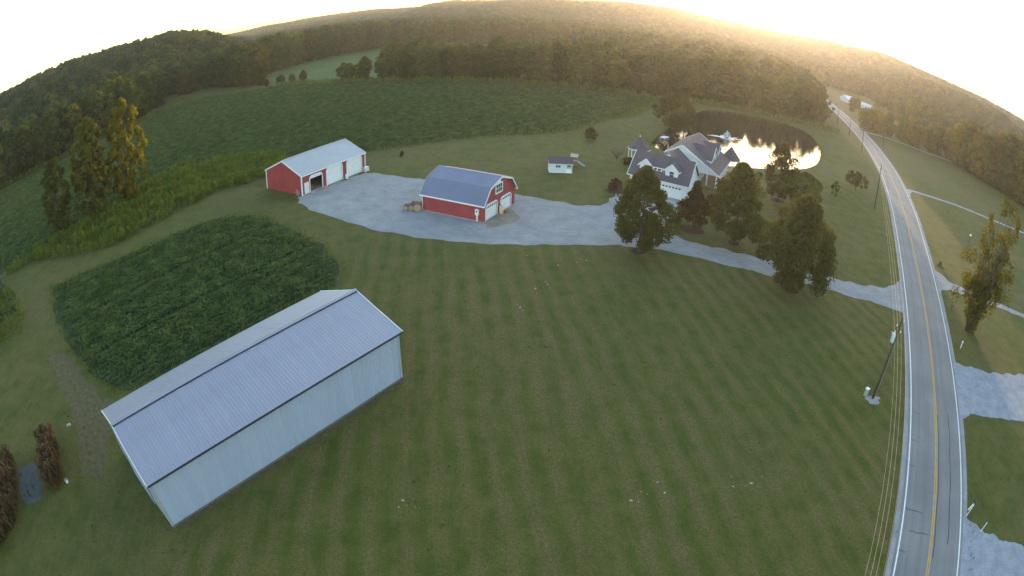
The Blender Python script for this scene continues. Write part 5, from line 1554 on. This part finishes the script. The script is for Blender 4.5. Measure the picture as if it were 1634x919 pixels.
for (dx, dz), lab in zip(ATT, WL):
    b = MB()
    pts = []
    for (pa, ha), (pb, hb) in zip([(P0, 9.6), (P1, H1), (P2, H2), (P3, 10.0)], [(P1, H1), (P2, H2), (P3, 10.0), (P4_, 10.0)]):
        for k in range(16):
            t_ = k / 16
            pts.append((pa[0] + (pb[0] - pa[0]) * t_ + LINE_N[0] * dx, pa[1] + (pb[1] - pa[1]) * t_ + LINE_N[1] * dx, ha + (hb - ha) * t_ + dz + .2 - 3.2 * t_ * (1 - t_)))
    b.tube(pts, .012, 5, False)
    tag(b.build('power_wire', M['wire']), lab, 'wire', 'power wires along the road')
pd = thing('cable_pedestal', 'small grey cable pedestal at the foot of the nearest pole', 'pedestal', (35.7, 37.5, 0), .4)
b = MB(); b.hexa([(-.22, -.18, 0), (.22, -.18, 0), (.22, .18, 0), (-.22, .18, 0), (-.2, -.16, .75), (.2, -.16, .75), (.2, .16, .82), (-.2, .16, .82)]); b.build('cabinet', M['steel'], pd)
b = MB(); b.box(-.25, .25, -.21, .21, .82, .88); b.build('lid', M['white'], pd)
sheet('pole_footing', [(36.4 + 1.0 * math.cos(k * PI / 8) * (1 + .2 * math.sin(2 * k)), 36.6 + .75 * math.sin(k * PI / 8)) for k in range(16)], .03, M['gravel'], .08, .3)

# ------------------------------------------------------------------ roadside bits on the right
mb = thing('mailbox', 'dark mailbox on a leaning pale post by the lower right drive', 'mailbox', (41.2, 18.5, 0), -.3)
mb.rotation_euler = (.12, .18, -.3)
b = MB(); b.box(-.06, .06, -.06, .06, -.1, 1.0); b.build('post', M['white'], mb)
b = MB()
arc = [(.13 * math.cos(a), 1.12 + .13 * math.sin(a)) for a in np.linspace(0, PI, 9)]
sec = [(-.13, 1.0), (.13, 1.0)] + arc
b.prism([(x, -.3, z) for x, z in sec], [(x, .3, z) for x, z in sec]); b.build('box', M['dark'], mb)
b = MB(); b.box(.135, .15, .05, .09, 1.1, 1.3); b.build('flag', M['red_paint'], mb)
for x, y, h, lab in ((40.5, 17.9, 1.35, 'thin white marker post right beside the road edge'), (41.4, 15.3, 1.2, 'thin white marker post at the mouth of the lower right drive')):
    b = MB(); b.tube([(0, 0, -.1), (.01, 0, h * .5), (.03, 0, h)], [.05, .05, .045], 8); b.lathe([(.05, 0), (.045, .05), (.01, .07)], 8, (.03, 0, h - .02))
    tag(b.build('marker_post', M['white'], None, (x, y, 0)), lab, 'post')
b = MB(); b.box(-.07, .07, -.05, .05, -.1, .95); b.hexa([(-.12, -.1, .95), (.12, -.1, .95), (.12, .1, .95), (-.12, .1, .95), (-.1, -.08, 1.15), (.1, -.08, 1.15), (.1, .08, 1.15), (-.1, .08, 1.15)])
tag(b.build('marker_post', M['white'], None, (60.6, 45.0, 0)), 'short white marker post on the grass above the right drive', 'post')
b = MB(); b.tube([(0, 0, -.1), (0, 0, 1.1)], [.05, .04], 6); b.box(-.1, .1, -.2, .2, 1.0, 1.2)
tag(b.build('marker_post', M['dark'], None, (66.9, 55.2, 0)), 'small dark post on the verge beside the ragged tree', 'post')
lp = thing('yard_lamp', 'slim lamp post with a white globe on the right lawn', 'lamp', (97.0, 80.4, 0))
b = MB(); b.tube([(0, 0, -.1), (0, 0, 4.4)], [.09, .05], 8); b.build('post', M['wood'], lp)
b = MB(); b.lathe([(.08, 4.4), (.24, 4.5), (.30, 4.68), (.24, 4.86), (.08, 4.95)], 12); b.build('globe', M['white'], lp, smooth=True)
sheet('flower_bed', [(79.2 + .9 * math.cos(k * PI / 6), 72.6 + 1.2 * math.sin(k * PI / 6)) for k in range(12)], .03, M['mulch'], .1, .4)
shrub('small pale flowering bush by the upper right drive mouth', 79.2, 72.8, .9, 1.0, (.13, .12, .05))
b = MB(); b.lathe([(.16, 0), (.19, .34), (.21, .36), (.17, .36), (.14, .05)], 12); tag(b.build('bucket', M['white'], None, (-37.4, 19.5, 0)), 'white bucket beside the dried corn plot', 'bucket')
b = MB(); b.hexa([(-.3, -.16, 0), (.3, -.16, 0), (.3, .16, 0), (-.3, .16, 0), (-.26, -.12, .16), (.22, -.12, .2), (.25, .12, .18), (-.24, .13, .15)]); tag(b.build('feed_sack', M['stone'], None, (-42.2, 26.4, .0), .7), 'small pale sack lying on the grass above the corn plots', 'sack')

# pale stones showing through the lawn, in patches
STONE = []
for k in range(4):
    r_ = np.random.default_rng(900 + k)
    b = MB(); n_ = 8
    lo = [(math.cos(2 * PI * i / n_) * r_.uniform(.7, 1.1), math.sin(2 * PI * i / n_) * r_.uniform(.6, 1.0), 0) for i in range(n_)]
    hi = [(x * .72, y * .72, r_.uniform(.28, .42)) for x, y, z in lo]
    b.prism(lo, hi); STONE.append(b.mesh('stone', M['stone']))
for cx_, cy2, n_, spread, lab, grp in ((2.6, 59.6, 12, (1.3, 1.7), 'small stone scattered below the gravel drive', 'stones below the drive'), (6.2, 64.5, 6, (1.8, 1.2), 'tiny stone near the drive edge', 'stones near the drive edge'),
        (.85, 53.9, 6, (.25, .3), 'pale stone heaped in the middle of the lawn', 'stones heaped mid lawn'), (-6.4, 26.0, 7, (.4, .8), 'pale stone in the left patch of lower lawn', 'stones in the left lower lawn'),
        (10.0, 27.6, 9, (1.0, .8), 'pale stone in the middle patch of lower lawn', 'stones in the middle lower lawn'), (17.4, 27.9, 8, (1.0, .6), 'pale stone in the right patch of lower lawn', 'stones in the right lower lawn')):
    spots = sorted(((cx_ + random.gauss(0, spread[0]), cy2 + random.gauss(0, spread[1])) for k in range(n_)), key=lambda q: q[0] / q[1])
    for k, (x, y) in enumerate(spots):
        o = link('stone', STONE[k % 4], None, (x, y, .01), random.uniform(0, 6))
        q = random.choice((.035, .05, .065, .10)) * random.uniform(.8, 1.2); o.scale = (q * 1.3, q, q * .5)
        tag(o, lab + ', %s from the left' % ordinal(k), 'stone', grp)

# ------------------------------------------------------------------ far houses on the right
def far_house(x, y, rz_, L, W, he, hr, lab, roof_m):
    z = float(terrain(np.array([x]), np.array([y]))[0])
    t = thing('far_house', lab, 'house', (x, y, z), rz_)
    b = MB(); b.gable(0, L, 0, W, -1.5, he, hr - .15); b.build('wall', M['siding'], t)
    gable_roof('roof', -.5, L + .5, -.5, W + .5, he - .1, hr, 'x', .2, roof_m, t)
    for k in range(3): window(t, (L * (.15 + .3 * k), 0, 1.0), (1, 0, 0), (0, -1, 0), 1.1, 1.3, 1, 2)
    b = MB(); b.box(L * .86, L * .86 + 1.0, -.06, -.005, 0, 2.1); b.build('door', M['dark'], t)
    return t
pale_roof = simple('pale_metal_roof', (.62, .62, .64), (.52, .52, .55), .5, 1)
far_house(252, 384, .35, 13, 8, 3.2, 5.6, 'nearer pale roofed house right of the far road', pale_roof)
far_house(262, 376, -.9, 9, 6, 2.8, 4.8, 'low wing of outbuilding beside the nearer far house', pale_roof)
far_house(396, 560, -.5, 14, 11, 3.6, 7.4, 'bigger white roofed house standing higher beyond the nearer one', pale_roof)
far_house(470, 548, .1, 13, 9, 3.2, 6, 'small grey roofed house right of the huge rounded tree', M['shed_roof'])
far_house(497, 492, -.2, 16, 9, 3.2, 5.6, 'long low grey roofed building under the right hill', M['shed_roof'])

# ------------------------------------------------------------------ hazy evening air
b = MB(); b.box(-2700, 2700, -400, 2700, -4.0, 150)
hz = b.mesh('haze')
hm = bpy.data.materials.new('haze'); hm.use_nodes = True
nt = hm.node_tree; nt.nodes.clear()
pv = nt.nodes.new('ShaderNodeVolumePrincipled'); mo = nt.nodes.new('ShaderNodeOutputMaterial')
pv.inputs['Color'].default_value = (.93, .93, .95, 1)
pv.inputs['Density'].default_value = .00010
pv.inputs['Anisotropy'].default_value = .62
nt.links.new(pv.outputs[0], mo.inputs['Volume'])
hz.materials.append(hm)
tag(link('haze', hz), kind='stuff')
